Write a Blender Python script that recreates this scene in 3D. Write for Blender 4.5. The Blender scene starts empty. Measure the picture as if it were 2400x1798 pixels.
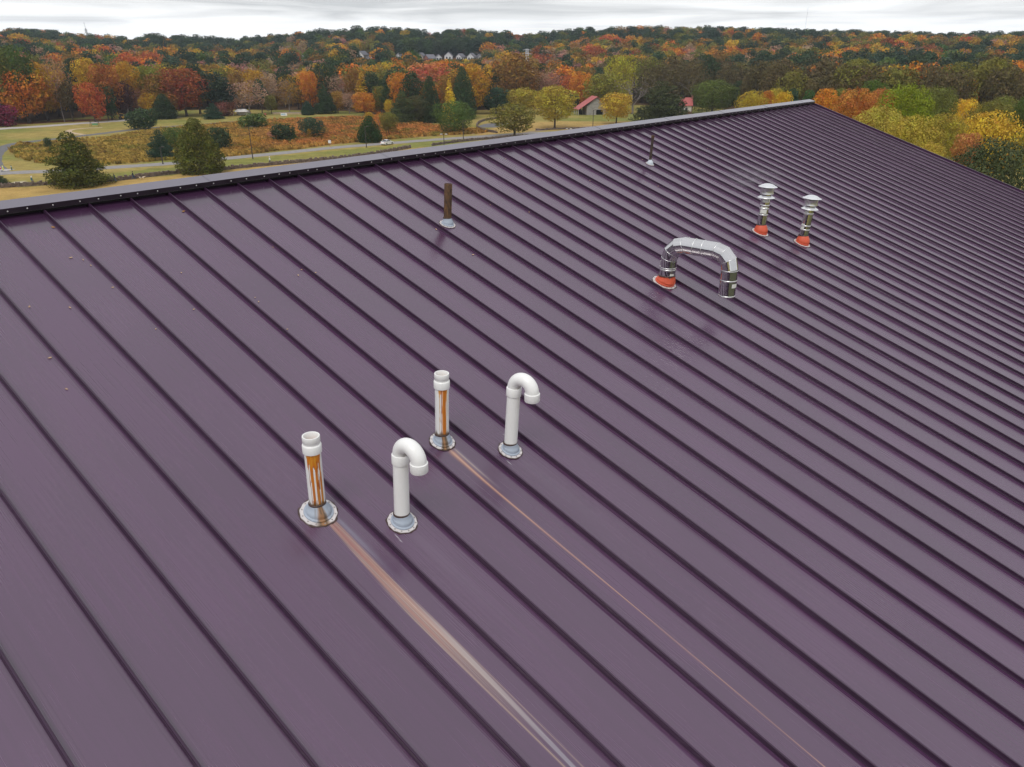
import bpy, bmesh, math, random
import numpy as np
from mathutils import Vector, Matrix

SC = bpy.context.scene
COL = SC.collection
R = random.Random(7)
NR = np.random.RandomState(11)

# ------------------------------------------------------------------ camera
F, IW, IH, PITCH, ZC = 1718.09, 2400, 1798, 0.424304, 29.0
cam_d = bpy.data.cameras.new('camera')
cam_d.sensor_width = 36.0
cam_d.lens = F / IW * 36.0
cam_d.clip_start, cam_d.clip_end = 0.1, 12000
cam = bpy.data.objects.new('camera', cam_d)
COL.objects.link(cam)
cam.location = (0, 0, ZC)
cam.rotation_euler = (math.pi / 2 - PITCH, 0, 0)
SC.camera = cam

# ------------------------------------------------------------------ world, sun, exposure
SUN_EL, SUN_ROT = math.radians(56), math.radians(205)
world = bpy.data.worlds.new('World')
SC.world = world
world.use_nodes = True
nt = world.node_tree
nt.nodes.clear()
def N(t, typ, **kw):
    n = t.nodes.new(typ)
    for k, v in kw.items():
        setattr(n, k, v)
    return n
def L(t, a, b):
    t.links.new(a, b)
out = N(nt, 'ShaderNodeOutputWorld')
sky = N(nt, 'ShaderNodeTexSky', sky_type='NISHITA', sun_disc=False, sun_elevation=SUN_EL, sun_rotation=SUN_ROT)
bg_sky = N(nt, 'ShaderNodeBackground')
bg_sky.inputs['Strength'].default_value = 0.10
L(nt, sky.outputs[0], bg_sky.inputs['Color'])
tc = N(nt, 'ShaderNodeTexCoord')
sep = N(nt, 'ShaderNodeSeparateXYZ')
L(nt, tc.outputs['Generated'], sep.inputs[0])
mp = N(nt, 'ShaderNodeMapping')
mp.inputs['Scale'].default_value = (4.2, 4.2, 58.0)
mp.inputs['Location'].default_value = (0.6, 0.0, 0.35)
L(nt, tc.outputs['Generated'], mp.inputs['Vector'])
nz = N(nt, 'ShaderNodeTexNoise')
nz.inputs['Scale'].default_value = 1.15
nz.inputs['Detail'].default_value = 5.5
nz.inputs['Roughness'].default_value = 0.52
nz.inputs['Distortion'].default_value = 0.6
L(nt, mp.outputs[0], nz.inputs['Vector'])
# cloud cover thickens away from the bright strip just over the horizon
el = N(nt, 'ShaderNodeMapRange')
el.inputs['From Min'].default_value, el.inputs['From Max'].default_value = 0.018, 0.062
el.inputs['To Min'].default_value, el.inputs['To Max'].default_value = -0.22, 0.17
L(nt, sep.outputs['Z'], el.inputs['Value'])
sm = N(nt, 'ShaderNodeMath', operation='ADD')
L(nt, nz.outputs['Fac'], sm.inputs[0])
L(nt, el.outputs[0], sm.inputs[1])
cr = N(nt, 'ShaderNodeValToRGB')
cr.color_ramp.elements[0].position = 0.34
cr.color_ramp.elements[0].color = (1.0, 1.0, 1.0, 1)
cr.color_ramp.elements[1].position = 0.70
cr.color_ramp.elements[1].color = (0.54, 0.548, 0.56, 1)
L(nt, sm.outputs[0], cr.inputs['Fac'])
bg_cl = N(nt, 'ShaderNodeBackground')
bg_cl.inputs['Strength'].default_value = 1.2
# an overcast sky grows brighter from the horizon up to the zenith
zr_ = N(nt, 'ShaderNodeMapRange')
zr_.inputs['To Min'].default_value, zr_.inputs['To Max'].default_value = 1.0, 1.16
L(nt, sep.outputs['Z'], zr_.inputs['Value'])
vs_ = N(nt, 'ShaderNodeVectorMath', operation='SCALE')
L(nt, cr.outputs[0], vs_.inputs[0])
L(nt, zr_.outputs[0], vs_.inputs['Scale'])
L(nt, vs_.outputs[0], bg_cl.inputs['Color'])
mx = N(nt, 'ShaderNodeMixShader')
mx.inputs[0].default_value = 0.93
L(nt, bg_sky.outputs[0], mx.inputs[1])
L(nt, bg_cl.outputs[0], mx.inputs[2])
L(nt, mx.outputs[0], out.inputs['Surface'])

sun_d = bpy.data.lights.new('sun', 'SUN')
sun_d.energy = 1.3
sun_d.angle = math.radians(22)
sun_d.color = (1.0, 0.96, 0.9)
sun = bpy.data.objects.new('sun', sun_d)
COL.objects.link(sun)
# the light comes from behind the camera's left shoulder
sdir = Vector((math.sin(SUN_ROT) * math.cos(SUN_EL), math.cos(SUN_ROT) * math.cos(SUN_EL), math.sin(SUN_EL)))
sun.rotation_euler = sdir.to_track_quat('Z', 'Y').to_euler()
sun.location = (-30, -60, 90)

SC.view_settings.view_transform = 'Standard'
SC.view_settings.look = 'None'
SC.view_settings.exposure = 0.12
SC.view_settings.gamma = 1.0
SC.view_settings.use_curve_mapping = False
SC.cycles.max_bounces = 6
SC.cycles.transparent_max_bounces = 6
SC.cycles.use_denoising = True
SC.cycles.caustics_reflective = False
SC.cycles.caustics_refractive = False
SC.cycles.sample_clamp_indirect = 6.0

# ------------------------------------------------------------------ geometry of the place
CP, SP = math.cos(PITCH), math.sin(PITCH)
def ray(px, py):
    a, b = (px - IW / 2) / F, (IH / 2 - py) / F
    return np.array([a, CP + b * SP, -SP + b * CP])
def at_z(px, py, z):
    d = ray(px, py)
    return d * ((z - ZC) / d[2]) + np.array([0, 0, ZC])
def at_Y(px, py, Y):
    d = ray(px, py)
    return d * (Y / d[1]) + np.array([0, 0, ZC])
def proj(P):
    P = np.asarray(P, float)
    dz = P[..., 2] - ZC
    z = P[..., 1] * CP - dz * SP
    return IW / 2 + F * P[..., 0] / z, IH / 2 - F * (P[..., 1] * SP + dz * CP) / z
# roof frame: u along the ridge, s down the slope, n off the slope
AL, YAW, PW = 0.324680959, 0.87605816, 0.43
O = np.array([-4.6864981, 7.40525814, 27.56885019])
EX = np.array([math.cos(YAW), math.sin(YAW), 0.0])
ES = np.array([math.cos(AL) * math.sin(YAW), -math.cos(AL) * math.cos(YAW), -math.sin(AL)])
EN = np.cross(EX, -ES)
EH = np.array([math.sin(YAW), -math.cos(YAW), 0.0])      # level direction down the slope
def roofpt(u, s, n=0.0):
    return O + EX * u + ES * s + EN * n
PN = -0.041                                                # the pans lie this far under the seam crests
def roof_hit(px, py, n=PN):
    d = ray(px, py)
    Q = O + EN * n - np.array([0, 0, ZC])
    P = d * ((Q @ EN) / (d @ EN)) + np.array([0, 0, ZC]) - O
    return P @ EX, P @ ES

def sstep(a, b, x):
    t = np.clip((x - a) / (b - a), 0, 1)
    return t * t * (3 - 2 * t)
def vnoise(x, y, seed=0):
    """smooth value noise on numpy arrays, 0..1"""
    x = np.asarray(x, float); y = np.asarray(y, float)
    xi, yi = np.floor(x).astype(np.int64), np.floor(y).astype(np.int64)
    fx, fy = x - xi, y - yi
    fx, fy = fx * fx * (3 - 2 * fx), fy * fy * (3 - 2 * fy)
    def h(a, b):
        n = (a * 374761393 + b * 668265263 + seed * 974634) & 0x7fffffff
        n = ((n ^ (n >> 13)) * 1274126177) & 0x7fffffff
        return ((n ^ (n >> 16)) & 0xffff) / 65535.0
    return (h(xi, yi) * (1 - fx) + h(xi + 1, yi) * fx) * (1 - fy) + (h(xi, yi + 1) * (1 - fx) + h(xi + 1, yi + 1) * fx) * fy
def fbm(x, y, seed=0):
    return (vnoise(x, y, seed) * .5 + vnoise(x * 2.1, y * 2.1, seed + 1) * .3 + vnoise(x * 4.3, y * 4.3, seed + 2) * .2)

# skyline of the wooded hills (photo column, row of the tree tops)
SKY_X = [-900, 0, 60, 130, 205, 300, 340, 370, 440, 540, 640, 750, 830, 900, 1000, 1030, 1060, 1110, 1240, 1300, 1400, 1500, 1700, 1800, 1950, 2050, 2180, 2240, 2400, 3300]
SKY_Y = [84, 80, 75, 80, 87, 96, 98, 88, 92, 99, 92, 80, 73, 75, 81, 86, 78, 79, 88, 80, 74, 71, 72, 77, 81, 80, 90, 87, 83, 84]
EDGE_X = [-900, 0, 120, 260, 400, 560, 800, 950, 1050, 1100, 1300, 1500, 1700, 1800, 2000, 2200, 3300]
EDGE_Y = [330, 345, 370, 395, 428, 432, 420, 375, 372, 425, 440, 470, 450, 340, 290, 280, 280]
YCREST = 960.0
_zc = [at_Y(x, y, YCREST)[2] - 15.0 for x, y in zip(SKY_X, SKY_Y)]
def col_of(X, Y):
    return IW / 2 + F * (X / np.maximum(Y, 1.0)) / CP * 0.992
def ground_h(X, Y):
    X = np.asarray(X, float); Y = np.asarray(Y, float)
    D = np.hypot(X, Y)
    c = col_of(X, Y)
    zc = np.interp(c, SKY_X, _zc)
    y0 = np.interp(c, EDGE_X, EDGE_Y) + 8
    t = np.clip((Y - y0) / (YCREST - y0), 0, 1.0)
    ramp = 0.75 * t + 0.25 * t * t
    roll = (fbm(X / 260, Y / 260, 3) - .5) * 16 * sstep(0.03, .25, t) * (1 - sstep(.8, 1., t))
    hill = zc * ramp + roll
    hill = hill - np.clip(Y - YCREST - 60, 0, 1500) * 0.05
    knoll = 13.0 * (1 - sstep(45, 115, D))                 # the building stands on a knoll
    return np.where(Y > 0, hill, 0) + knoll
def at_ground(px, py):
    d = ray(px, py)
    t0 = 60.0
    for Y in np.arange(100, 1700, 4.0):
        P = d * (Y / d[1]) + np.array([0, 0, ZC])
        if P[2] <= ground_h(P[0], P[1]):
            return np.array([P[0], P[1], float(ground_h(P[0], P[1]))])
    return P

# ------------------------------------------------------------------ object helpers
def link(o, parent=None):
    COL.objects.link(o)
    if parent is not None:
        o.parent = parent
    return o
def tag(o, label=None, cat=None, group=None, kind=None):
    if label: o['label'] = label
    if cat: o['category'] = cat
    if group: o['group'] = group
    if kind: o['kind'] = kind
    return o
def empty(name, loc, label, cat, group=None, rz=0.0):
    o = bpy.data.objects.new(name, None)
    o.empty_display_size = 0.3
    o.location = tuple(float(v) for v in loc)
    o.rotation_euler = (0, 0, rz)
    link(o)
    return tag(o, label, cat, group)
class MB:
    """collects verts/faces (with an optional colour per vertex) into one mesh"""
    def __init__(self):
        self.v, self.f, self.mi, self.c = [], [], [], []
    def add(self, vs, fs, mi=0, col=None):
        b = len(self.v)
        self.v += [tuple(map(float, p)) for p in vs]
        self.f += [tuple(b + i for i in f) for f in fs]
        self.mi += [mi] * len(fs)
        if col is not None:
            cc = [tuple(col)] * len(vs) if np.ndim(col) == 1 else [tuple(x) for x in col]
        else:
            cc = [(0, 0, 0, 0)] * len(vs)
        self.c += cc
    def box(self, c, size, rz=0.0, mi=0, M=None):
        sx, sy, sz = [q / 2 for q in size]
        vs = [Vector((x, y, z)) for x in (-sx, sx) for y in (-sy, sy) for z in (-sz, sz)]
        rot = Matrix.Rotation(rz, 3, 'Z')
        vs = [rot @ v + Vector(c) for v in vs]
        if M is not None: vs = [M @ v for v in vs]
        self.add(vs, [(0, 1, 3, 2), (4, 6, 7, 5), (0, 4, 5, 1), (2, 3, 7, 6), (0, 2, 6, 4), (1, 5, 7, 3)], mi)
    def loft(self, rings, closed=True, cap0=False, cap1=False, mi=0, cols=None):
        n = len(rings[0]); vs = [p for r in rings for p in r]; fs = []
        m = n if closed else n - 1
        for k in range(len(rings) - 1):
            for i in range(m):
                j = (i + 1) % n
                fs.append((k * n + i, k * n + j, (k + 1) * n + j, (k + 1) * n + i))
        if cap0: fs.append(tuple(range(n))[::-1])
        if cap1: fs.append(tuple((len(rings) - 1) * n + i for i in range(n)))
        self.add(vs, fs, mi, cols)
    def tube(self, pts, rad, n=12, cap=True, mi=0):
        pts = [Vector(p) for p in pts]
        rads = rad if isinstance(rad, (list, tuple)) else [rad] * len(pts)
        rings = []; prev = None
        for k, p in enumerate(pts):
            if k == 0: d = pts[1] - pts[0]
            elif k == len(pts) - 1: d = pts[-1] - pts[-2]
            else: d = (pts[k + 1] - pts[k]).normalized() + (pts[k] - pts[k - 1]).normalized()
            d.normalize()
            if prev is None:
                a = d.cross(Vector((0.13, 1, 0.07))).normalized()
            else:
                a = (prev - d * prev.dot(d)).normalized()
            prev = a; b = d.cross(a)
            rings.append([p + (a * math.cos(t) + b * math.sin(t)) * rads[k] for t in [2 * math.pi * i / n for i in range(n)]])
        self.loft(rings, True, cap, cap, mi)
    def lathe(self, prof, n=24, mi=0, M=None, cap0=False, cap1=False):
        rings = []
        for r, z in prof:
            ring = [Vector((r * math.cos(2 * math.pi * i / n), r * math.sin(2 * math.pi * i / n), z)) for i in range(n)]
            if M is not None: ring = [M @ p for p in ring]
            rings.append(ring)
        self.loft(rings, True, cap0, cap1, mi)
    def mesh(self, name, mats, smooth=False, angle=None, colors=False):
        me = bpy.data.meshes.new(name)
        me.from_pydata(self.v, [], self.f)
        for m in (mats if isinstance(mats, (list, tuple)) else [mats]):
            me.materials.append(m)
        if any(self.mi):
            me.polygons.foreach_set('material_index', self.mi)
        if True:                                            # alpha 0 where nothing is stained
            ca = me.attributes.new('stain', 'FLOAT_COLOR', 'POINT')
            ca.data.foreach_set('color', np.array(self.c, np.float32).ravel())
        me.update()
        if smooth:
            me.polygons.foreach_set('use_smooth', [True] * len(me.polygons))
            if angle is not None:
                me.set_sharp_from_angle(angle=math.radians(angle))
        return me
    def build(self, name, mats, parent=None, smooth=False, angle=None, colors=False):
        return link(bpy.data.objects.new(name, self.mesh(name, mats, smooth, angle, colors)), parent)

# ------------------------------------------------------------------ materials
def new_mat(name):
    m = bpy.data.materials.new(name)
    m.use_nodes = True
    t = m.node_tree
    return m, t, t.nodes['Principled BSDF']
def mixc(t, fac, a, b, typ='MIX'):
    n = N(t, 'ShaderNodeMix', data_type='RGBA', blend_type=typ)
    for s, v in ((n.inputs[0], fac), (n.inputs[6], a), (n.inputs[7], b)):
        if hasattr(v, 'is_linked'): L(t, v, s)
        elif isinstance(v, (int, float)): s.default_value = v
        else: s.default_value = (*v, 1) if len(v) == 3 else v
    return n.outputs[2]
def noise_n(t, vec, scale, detail=4, rough=.55, mapscale=None, dist=0.0):
    if mapscale is not None:
        m = N(t, 'ShaderNodeMapping'); m.inputs['Scale'].default_value = mapscale
        L(t, vec, m.inputs['Vector']); vec = m.outputs[0]
    n = N(t, 'ShaderNodeTexNoise')
    n.inputs['Scale'].default_value = scale; n.inputs['Detail'].default_value = detail
    n.inputs['Roughness'].default_value = rough; n.inputs['Distortion'].default_value = dist
    L(t, vec, n.inputs['Vector'])
    return n.outputs['Fac']
def maprange(t, val, a, b, c=0.0, d=1.0, smooth=False):
    n = N(t, 'ShaderNodeMapRange')
    if smooth: n.interpolation_type = 'SMOOTHSTEP'
    for i, v in zip((1, 2, 3, 4), (a, b, c, d)): n.inputs[i].default_value = v
    L(t, val, n.inputs[0])
    return n.outputs[0]
def math_n(t, op, a, b):
    n = N(t, 'ShaderNodeMath', operation=op)
    for s, v in zip(n.inputs, (a, b)):
        if hasattr(v, 'is_linked'): L(t, v, s)
        else: s.default_value = v
    return n.outputs[0]
def attr_n(t, name, typ='GEOMETRY'):
    return N(t, 'ShaderNodeAttribute', attribute_name=name, attribute_type=typ)
def pbr(name, base, rough=.6, metal=0.0, var=.25, scale=6.0, stain=False, bump=0.0, spec=.5, stretch=None):
    m, t, p = new_mat(name)
    co = N(t, 'ShaderNodeTexCoord').outputs['Object']
    f = noise_n(t, co, scale, 5, .6, stretch)
    c = mixc(t, maprange(t, f, .3, .7), tuple(x * (1 - var) for x in base), tuple(min(1, x * (1 + var)) for x in base))
    if stain:
        a = attr_n(t, 'stain')
        c = mixc(t, a.outputs['Alpha'], c, a.outputs['Color'])
    L(t, c, p.inputs['Base Color'])
    p.inputs['Roughness'].default_value = rough
    p.inputs['Metallic'].default_value = metal
    p.inputs['Specular IOR Level'].default_value = spec
    if bump:
        b = N(t, 'ShaderNodeBump'); b.inputs['Strength'].default_value = bump; b.inputs['Distance'].default_value = .02
        L(t, f, b.inputs['Height']); L(t, b.outputs[0], p.inputs['Normal'])
    return m

def roof_paint():
    m, t, p = new_mat('roof_paint')
    co = N(t, 'ShaderNodeTexCoord').outputs['Object']
    oi = N(t, 'ShaderNodeObjectInfo')
    off = N(t, 'ShaderNodeVectorMath', operation='SCALE'); off.inputs[0].default_value = (37, 61, 13)
    L(t, oi.outputs['Random'], off.inputs['Scale'])
    add = N(t, 'ShaderNodeVectorMath', operation='ADD')
    L(t, co, add.inputs[0]); L(t, off.outputs[0], add.inputs[1])
    v = add.outputs[0]
    sep = N(t, 'ShaderNodeSeparateXYZ'); L(t, co, sep.inputs[0])
    s = math_n(t, 'MULTIPLY', sep.outputs['Y'], -1.0)
    streak = noise_n(t, v, 1.0, 5, .6, (42, .55, 1))
    fine = noise_n(t, v, 1.0, 3, .5, (160, 2.5, 1))
    blot = noise_n(t, v, 1.4, 3, .5, (1.0, .5, 1))
    # chalky dust film; ragged darker band below the ridge cap paints the skirt's reflection
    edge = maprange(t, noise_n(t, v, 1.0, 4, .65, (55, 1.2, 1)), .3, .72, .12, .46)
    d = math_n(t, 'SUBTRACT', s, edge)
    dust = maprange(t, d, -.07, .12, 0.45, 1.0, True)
    refl_dust2 = math_n(t, 'MULTIPLY', dust, maprange(t, streak, .28, .75, 1.0, .72))
    refl_dust3 = math_n(t, 'MULTIPLY', refl_dust2, maprange(t, fine, .3, .7, .9, 1.06))
    refl_dust4 = math_n(t, 'MULTIPLY', refl_dust3, maprange(t, blot, .3, .7, .80, 1.12))
    clean = mixc(t, maprange(t, oi.outputs['Random'], 0, 1), (.030, .017, .032), (.034, .019, .036))  # dark tone for gaps in the dust and for the painted skirt reflection
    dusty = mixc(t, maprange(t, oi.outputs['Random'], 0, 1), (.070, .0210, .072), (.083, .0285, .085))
    c = mixc(t, refl_dust4, clean, dusty)
    a = attr_n(t, 'stain')
    c = mixc(t, a.outputs['Alpha'], c, a.outputs['Color'])
    L(t, c, p.inputs['Base Color'])
    L(t, maprange(t, refl_dust4, .3, 1, .17, .30), p.inputs['Roughness'])
    p.inputs['IOR'].default_value = 1.96
    p.inputs['Specular IOR Level'].default_value = .5
    can = noise_n(t, v, 1.0, 2, .4, (2.4, .8, 1))
    b = N(t, 'ShaderNodeBump'); b.inputs['Strength'].default_value = .35; b.inputs['Distance'].default_value = .012
    L(t, can, b.inputs['Height']); L(t, b.outputs[0], p.inputs['Normal'])
    return m
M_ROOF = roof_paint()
M_SEAM = pbr('seam_paint', (.036, .015, .038), .30, 0, .25, 3, stretch=(1, .3, 1), spec=.42)
M_CAP = pbr('cap_sheen_paint', (.135, .118, .158), .20, 0, .10, 1.3, spec=.9)  # lightened: the sky's reflection on the cap slopes put into the colour
M_SKIRT = pbr('skirt_paint', (.030, .020, .031), .35, 0, .3, 4)
M_HEM = pbr('hem_metal', (.22, .20, .21), .5, .2, .3, 8)
M_SCREW = pbr('screw_metal', (.62, .60, .60), .35, .6, .1, 30)
M_DARK = pbr('dark_gap', (.012, .010, .013), .8)
M_PVC = pbr('white_plastic', (.84, .84, .83), .34, 0, .02, 5, stain=True)
M_BOOT = pbr('grey_rubber', (.36, .41, .49), .55, 0, .06, 9, stain=True)
M_FLANGE = pbr('flange_metal', (.66, .62, .62), .45, .15, .08, 20, stain=True)
M_SEAL = pbr('brown_sealant', (.055, .028, .022), .35, 0, .5, 40, bump=.5)
M_STEEL = pbr('stainless_steel', (.66, .65, .66), .085, 1.0, .06, 5, bump=.04)
M_STEEL2 = pbr('satin_steel', (.78, .78, .78), .30, 1.0, .05, 8)
M_GALV = pbr('galvanised_cap', (.80, .81, .83), .38, .75, .06, 10)
M_RED = pbr('red_silicone', (.66, .105, .05), .5, 0, .10, 12, stain=True)
M_STICK = pbr('paper_sticker', (.74, .75, .70), .6, 0, .06, 25)
M_RUST = None
def rust_mat():
    m, t, p = new_mat('rusty_iron')
    co = N(t, 'ShaderNodeTexCoord').outputs['Object']
    a = noise_n(t, co, 1.0, 6, .7, (18, 18, 120))
    b = noise_n(t, co, 1.0, 4, .6, (30, 30, 9))
    c = mixc(t, maprange(t, b, .35, .65), (.035, .022, .018), (.17, .085, .032))
    c = mixc(t, maprange(t, a, .52, .66), c, (.075, .045, .03))
    c = mixc(t, maprange(t, a, .70, .76), c, (.42, .34, .30))
    L(t, c, p.inputs['Base Color']); p.inputs['Roughness'].default_value = .75
    bp = N(t, 'ShaderNodeBump'); bp.inputs['Strength'].default_value = .6; bp.inputs['Distance'].default_value = .004
    L(t, a, bp.inputs['Height']); L(t, bp.outputs[0], p.inputs['Normal'])
    return m
M_RUST = rust_mat()
M_RUSTDK = pbr('dark_rusty_iron', (.055, .036, .028), .7, 0, .6, 22, bump=.4)

def leaf_mat(name, inst):
    m, t, p = new_mat(name)
    co = N(t, 'ShaderNodeTexCoord').outputs['Object']
    if inst:
        c0 = attr_n(t, 'col', 'INSTANCER').outputs['Color']
    else:
        c0 = N(t, 'ShaderNodeObjectInfo').outputs['Color']
    tone = attr_n(t, 'tone').outputs['Fac']
    rnd = N(t, 'ShaderNodeObjectInfo').outputs['Random']
    off = N(t, 'ShaderNodeVectorMath', operation='SCALE'); off.inputs[0].default_value = (31, 47, 23); L(t, rnd, off.inputs['Scale'])
    ad = N(t, 'ShaderNodeVectorMath', operation='ADD'); L(t, co, ad.inputs[0]); L(t, off.outputs[0], ad.inputs[1])
    f = noise_n(t, ad.outputs[0], .42, 3, .6)
    g = N(t, 'ShaderNodeHueSaturation'); L(t, c0, g.inputs['Color'])
    L(t, maprange(t, f, .3, .7, .472, .53), g.inputs['Hue'])
    L(t, maprange(t, f, .25, .75, .86, 1.44), g.inputs['Value'])
    sc = N(t, 'ShaderNodeVectorMath', operation='SCALE'); L(t, g.outputs[0], sc.inputs[0]); L(t, tone, sc.inputs['Scale'])
    L(t, sc.outputs[0], p.inputs['Base Color'])
    p.inputs['Roughness'].default_value = .75
    p.inputs['Specular IOR Level'].default_value = .18
    tr = N(t, 'ShaderNodeBsdfTranslucent'); L(t, sc.outputs[0], tr.inputs['Color'])
    mxs = N(t, 'ShaderNodeMixShader'); mxs.inputs[0].default_value = .22
    o = [n for n in t.nodes if n.type == 'OUTPUT_MATERIAL'][0]
    L(t, p.outputs[0], mxs.inputs[1]); L(t, tr.outputs[0], mxs.inputs[2]); L(t, mxs.outputs[0], o.inputs['Surface'])
    return m
M_LEAF = leaf_mat('foliage', False)
M_LEAFI = leaf_mat('foliage_mass', True)
M_BARK = pbr('bark', (.085, .065, .052), .85, 0, .4, 4, stretch=(3, 3, .6))
M_BARKG = pbr('grey_bark', (.22, .185, .17), .85, 0, .3, 4, stretch=(3, 3, .6))

# ------------------------------------------------------------------ ground
POLY = {}
def inpoly(px, py, poly):
    r = np.zeros(px.shape, bool); n = len(poly)
    for i in range(n):
        x0, y0 = poly[i]; x1, y1 = poly[(i + 1) % n]
        c = ((y0 > py) != (y1 > py)) & (px < (x1 - x0) * (py - y0) / (y1 - y0 + 1e-9) + x0)
        r ^= c
    return r
def world_poly(pts):
    return [tuple(at_z(x, y, 0)[:2]) for x, y in pts]
MEADOW = world_poly([(22, 352), (45, 340), (100, 337), (160, 328), (250, 324), (300, 313), (340, 309), (380, 303), (470, 295), (560, 287), (640, 282), (740, 279), (820, 275), (930, 280), (985, 290), (1050, 298), (1120, 303), (1150, 308), (1128, 313), (1000, 320), (930, 326), (850, 332), (790, 338), (705, 349), (640, 355), (560, 365), (500, 372), (420, 374), (330, 381), (240, 388), (150, 385), (75, 381), (40, 370)])
def build_ground():
    th = np.concatenate([np.radians(np.linspace(-180, -48, 45))[:-1], np.radians(np.linspace(-48, 48, 260)), np.radians(np.linspace(48, 180, 45))[1:-1]])
    rr = np.concatenate([np.linspace(0.5, 140, 16), np.linspace(144, 480, 125), np.linspace(490, 1000, 36), np.linspace(1020, 2200, 40), [2600]])
    T, RR = np.meshgrid(th, rr)
    X, Y = RR * np.sin(T), RR * np.cos(T)
    Z = ground_h(X, Y)
    nt_, nr_ = len(th), len(rr)
    V = np.stack([X, Y, Z], -1).reshape(-1, 3)
    idx = np.arange(nr_ * nt_).reshape(nr_, nt_)
    a = idx[:-1]; b = idx[1:]
    Fq = np.stack([a, np.roll(a, -1, 1), np.roll(b, -1, 1), b], -1).reshape(-1, 4)
    me = bpy.data.meshes.new('ground')
    fl = Fq.tolist() + [tuple(idx[0][::-1])]
    me.from_pydata(V.tolist(), [], [tuple(f) for f in fl])
    x, y = V[:, 0], V[:, 1]
    g = fbm(x / 30, y / 30, 21)
    green = np.array([.205, .205, .052]); straw = np.array([.400, .280, .095]); litter = np.array([.10, .060, .030]); earth = np.array([.26, .17, .10])
    k = np.clip((g - .36) * 3.2, 0, 1)
    colr = green[None] * (1 - k[:, None] * .62) + straw[None] * (k[:, None] * .62)
    px, py = proj(np.stack([x, y, V[:, 2]], -1))
    fr = y > 20
    def paint(poly, c, amt=1.0):
        nonlocal colr
        wp = world_poly(poly)
        m = inpoly(x, y, wp) & fr
        a_ = (amt * np.clip(.55 + g * .8, 0, 1))[:, None] * m[:, None]
        colr = colr * (1 - a_) + np.array(c)[None] * a_
    # dry strip in front of the stone wall and along its back, green verge by the road
    paint([(-300, 560), (-300, 470), (0, 441), (140, 434), (260, 424), (430, 408), (620, 388), (740, 378), (860, 364), (960, 347), (1100, 340), (1200, 330), (1500, 330), (1500, 700)], (.430, .285, .095))
    paint([(0, 420), (240, 405), (420, 392), (520, 385), (520, 376), (420, 381), (240, 395), (0, 409)], (.36, .27, .09), .8)
    paint([(580, 372), (800, 352), (960, 338), (960, 333), (800, 346), (580, 366)], (.38, .28, .09), .7)
    paint([(1120, 318), (1250, 306), (1500, 300), (1500, 285), (1300, 284), (1200, 292), (1130, 305)], (.43, .28, .10), .9)
    paint([(-50, 297), (100, 289), (270, 281), (270, 277), (100, 284), (-50, 291)], (.16, .065, .03), 1.0)
    paint([(30, 432), (62, 430), (60, 426), (34, 427)], (.62, .55, .46), .8)
    near = (1 - sstep(110, 150, np.hypot(x, y)))[:, None]
    colr = colr * (1 - near) + np.array([.085, .088, .050])[None] * near
    mm = inpoly(x, y, MEADOW)
    k2 = np.clip((fbm(x / 22, y / 22, 33) - .3) * 2.2, 0, 1)[:, None]
    rust = np.clip((x + 95) / 70, 0, 1)[:, None]
    mead = np.array([.27, .20, .06]) * (1 - rust) + np.array([.34, .155, .06]) * rust
    mead = mead * (1 - .45 * k2) + np.array([.15, .135, .04]) * .45 * k2
    colr = np.where(mm[:, None], mead, colr)
    c = col_of(x, y)
    wood = (y > np.interp(c, EDGE_X, EDGE_Y) + 2) & (y > 0)
    colr = np.where(wood[:, None], litter[None], colr)
    ca = me.attributes.new('stain', 'FLOAT_COLOR', 'POINT')
    ca.data.foreach_set('color', np.concatenate([colr, np.ones((len(colr), 1))], 1).astype(np.float32).ravel())
    me.polygons.foreach_set('use_smooth', [True] * len(me.polygons))
    m, t, p = new_mat('grassland')
    co = N(t, 'ShaderNodeTexCoord').outputs['Object']
    base = attr_n(t, 'stain').outputs['Color']
    f1 = noise_n(t, co, .25, 6, .65); f2 = noise_n(t, co, 2.2, 4, .7)
    v = math_n(t, 'MULTIPLY', maprange(t, f1, .3, .7, .72, 1.25), maprange(t, f2, .3, .7, .78, 1.22))
    sc = N(t, 'ShaderNodeVectorMath', operation='SCALE'); L(t, base, sc.inputs[0]); L(t, v, sc.inputs['Scale'])
    L(t, sc.outputs[0], p.inputs['Base Color']); p.inputs['Roughness'].default_value = .95; p.inputs['Specular IOR Level'].default_value = .1
    b = N(t, 'ShaderNodeBump'); b.inputs['Strength'].default_value = .5; b.inputs['Distance'].default_value = .3
    L(t, f2, b.inputs['Height']); L(t, b.outputs[0], p.inputs['Normal'])
    me.materials.append(m)
    return tag(link(bpy.data.objects.new('ground', me)), kind='structure')
build_ground()

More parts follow.
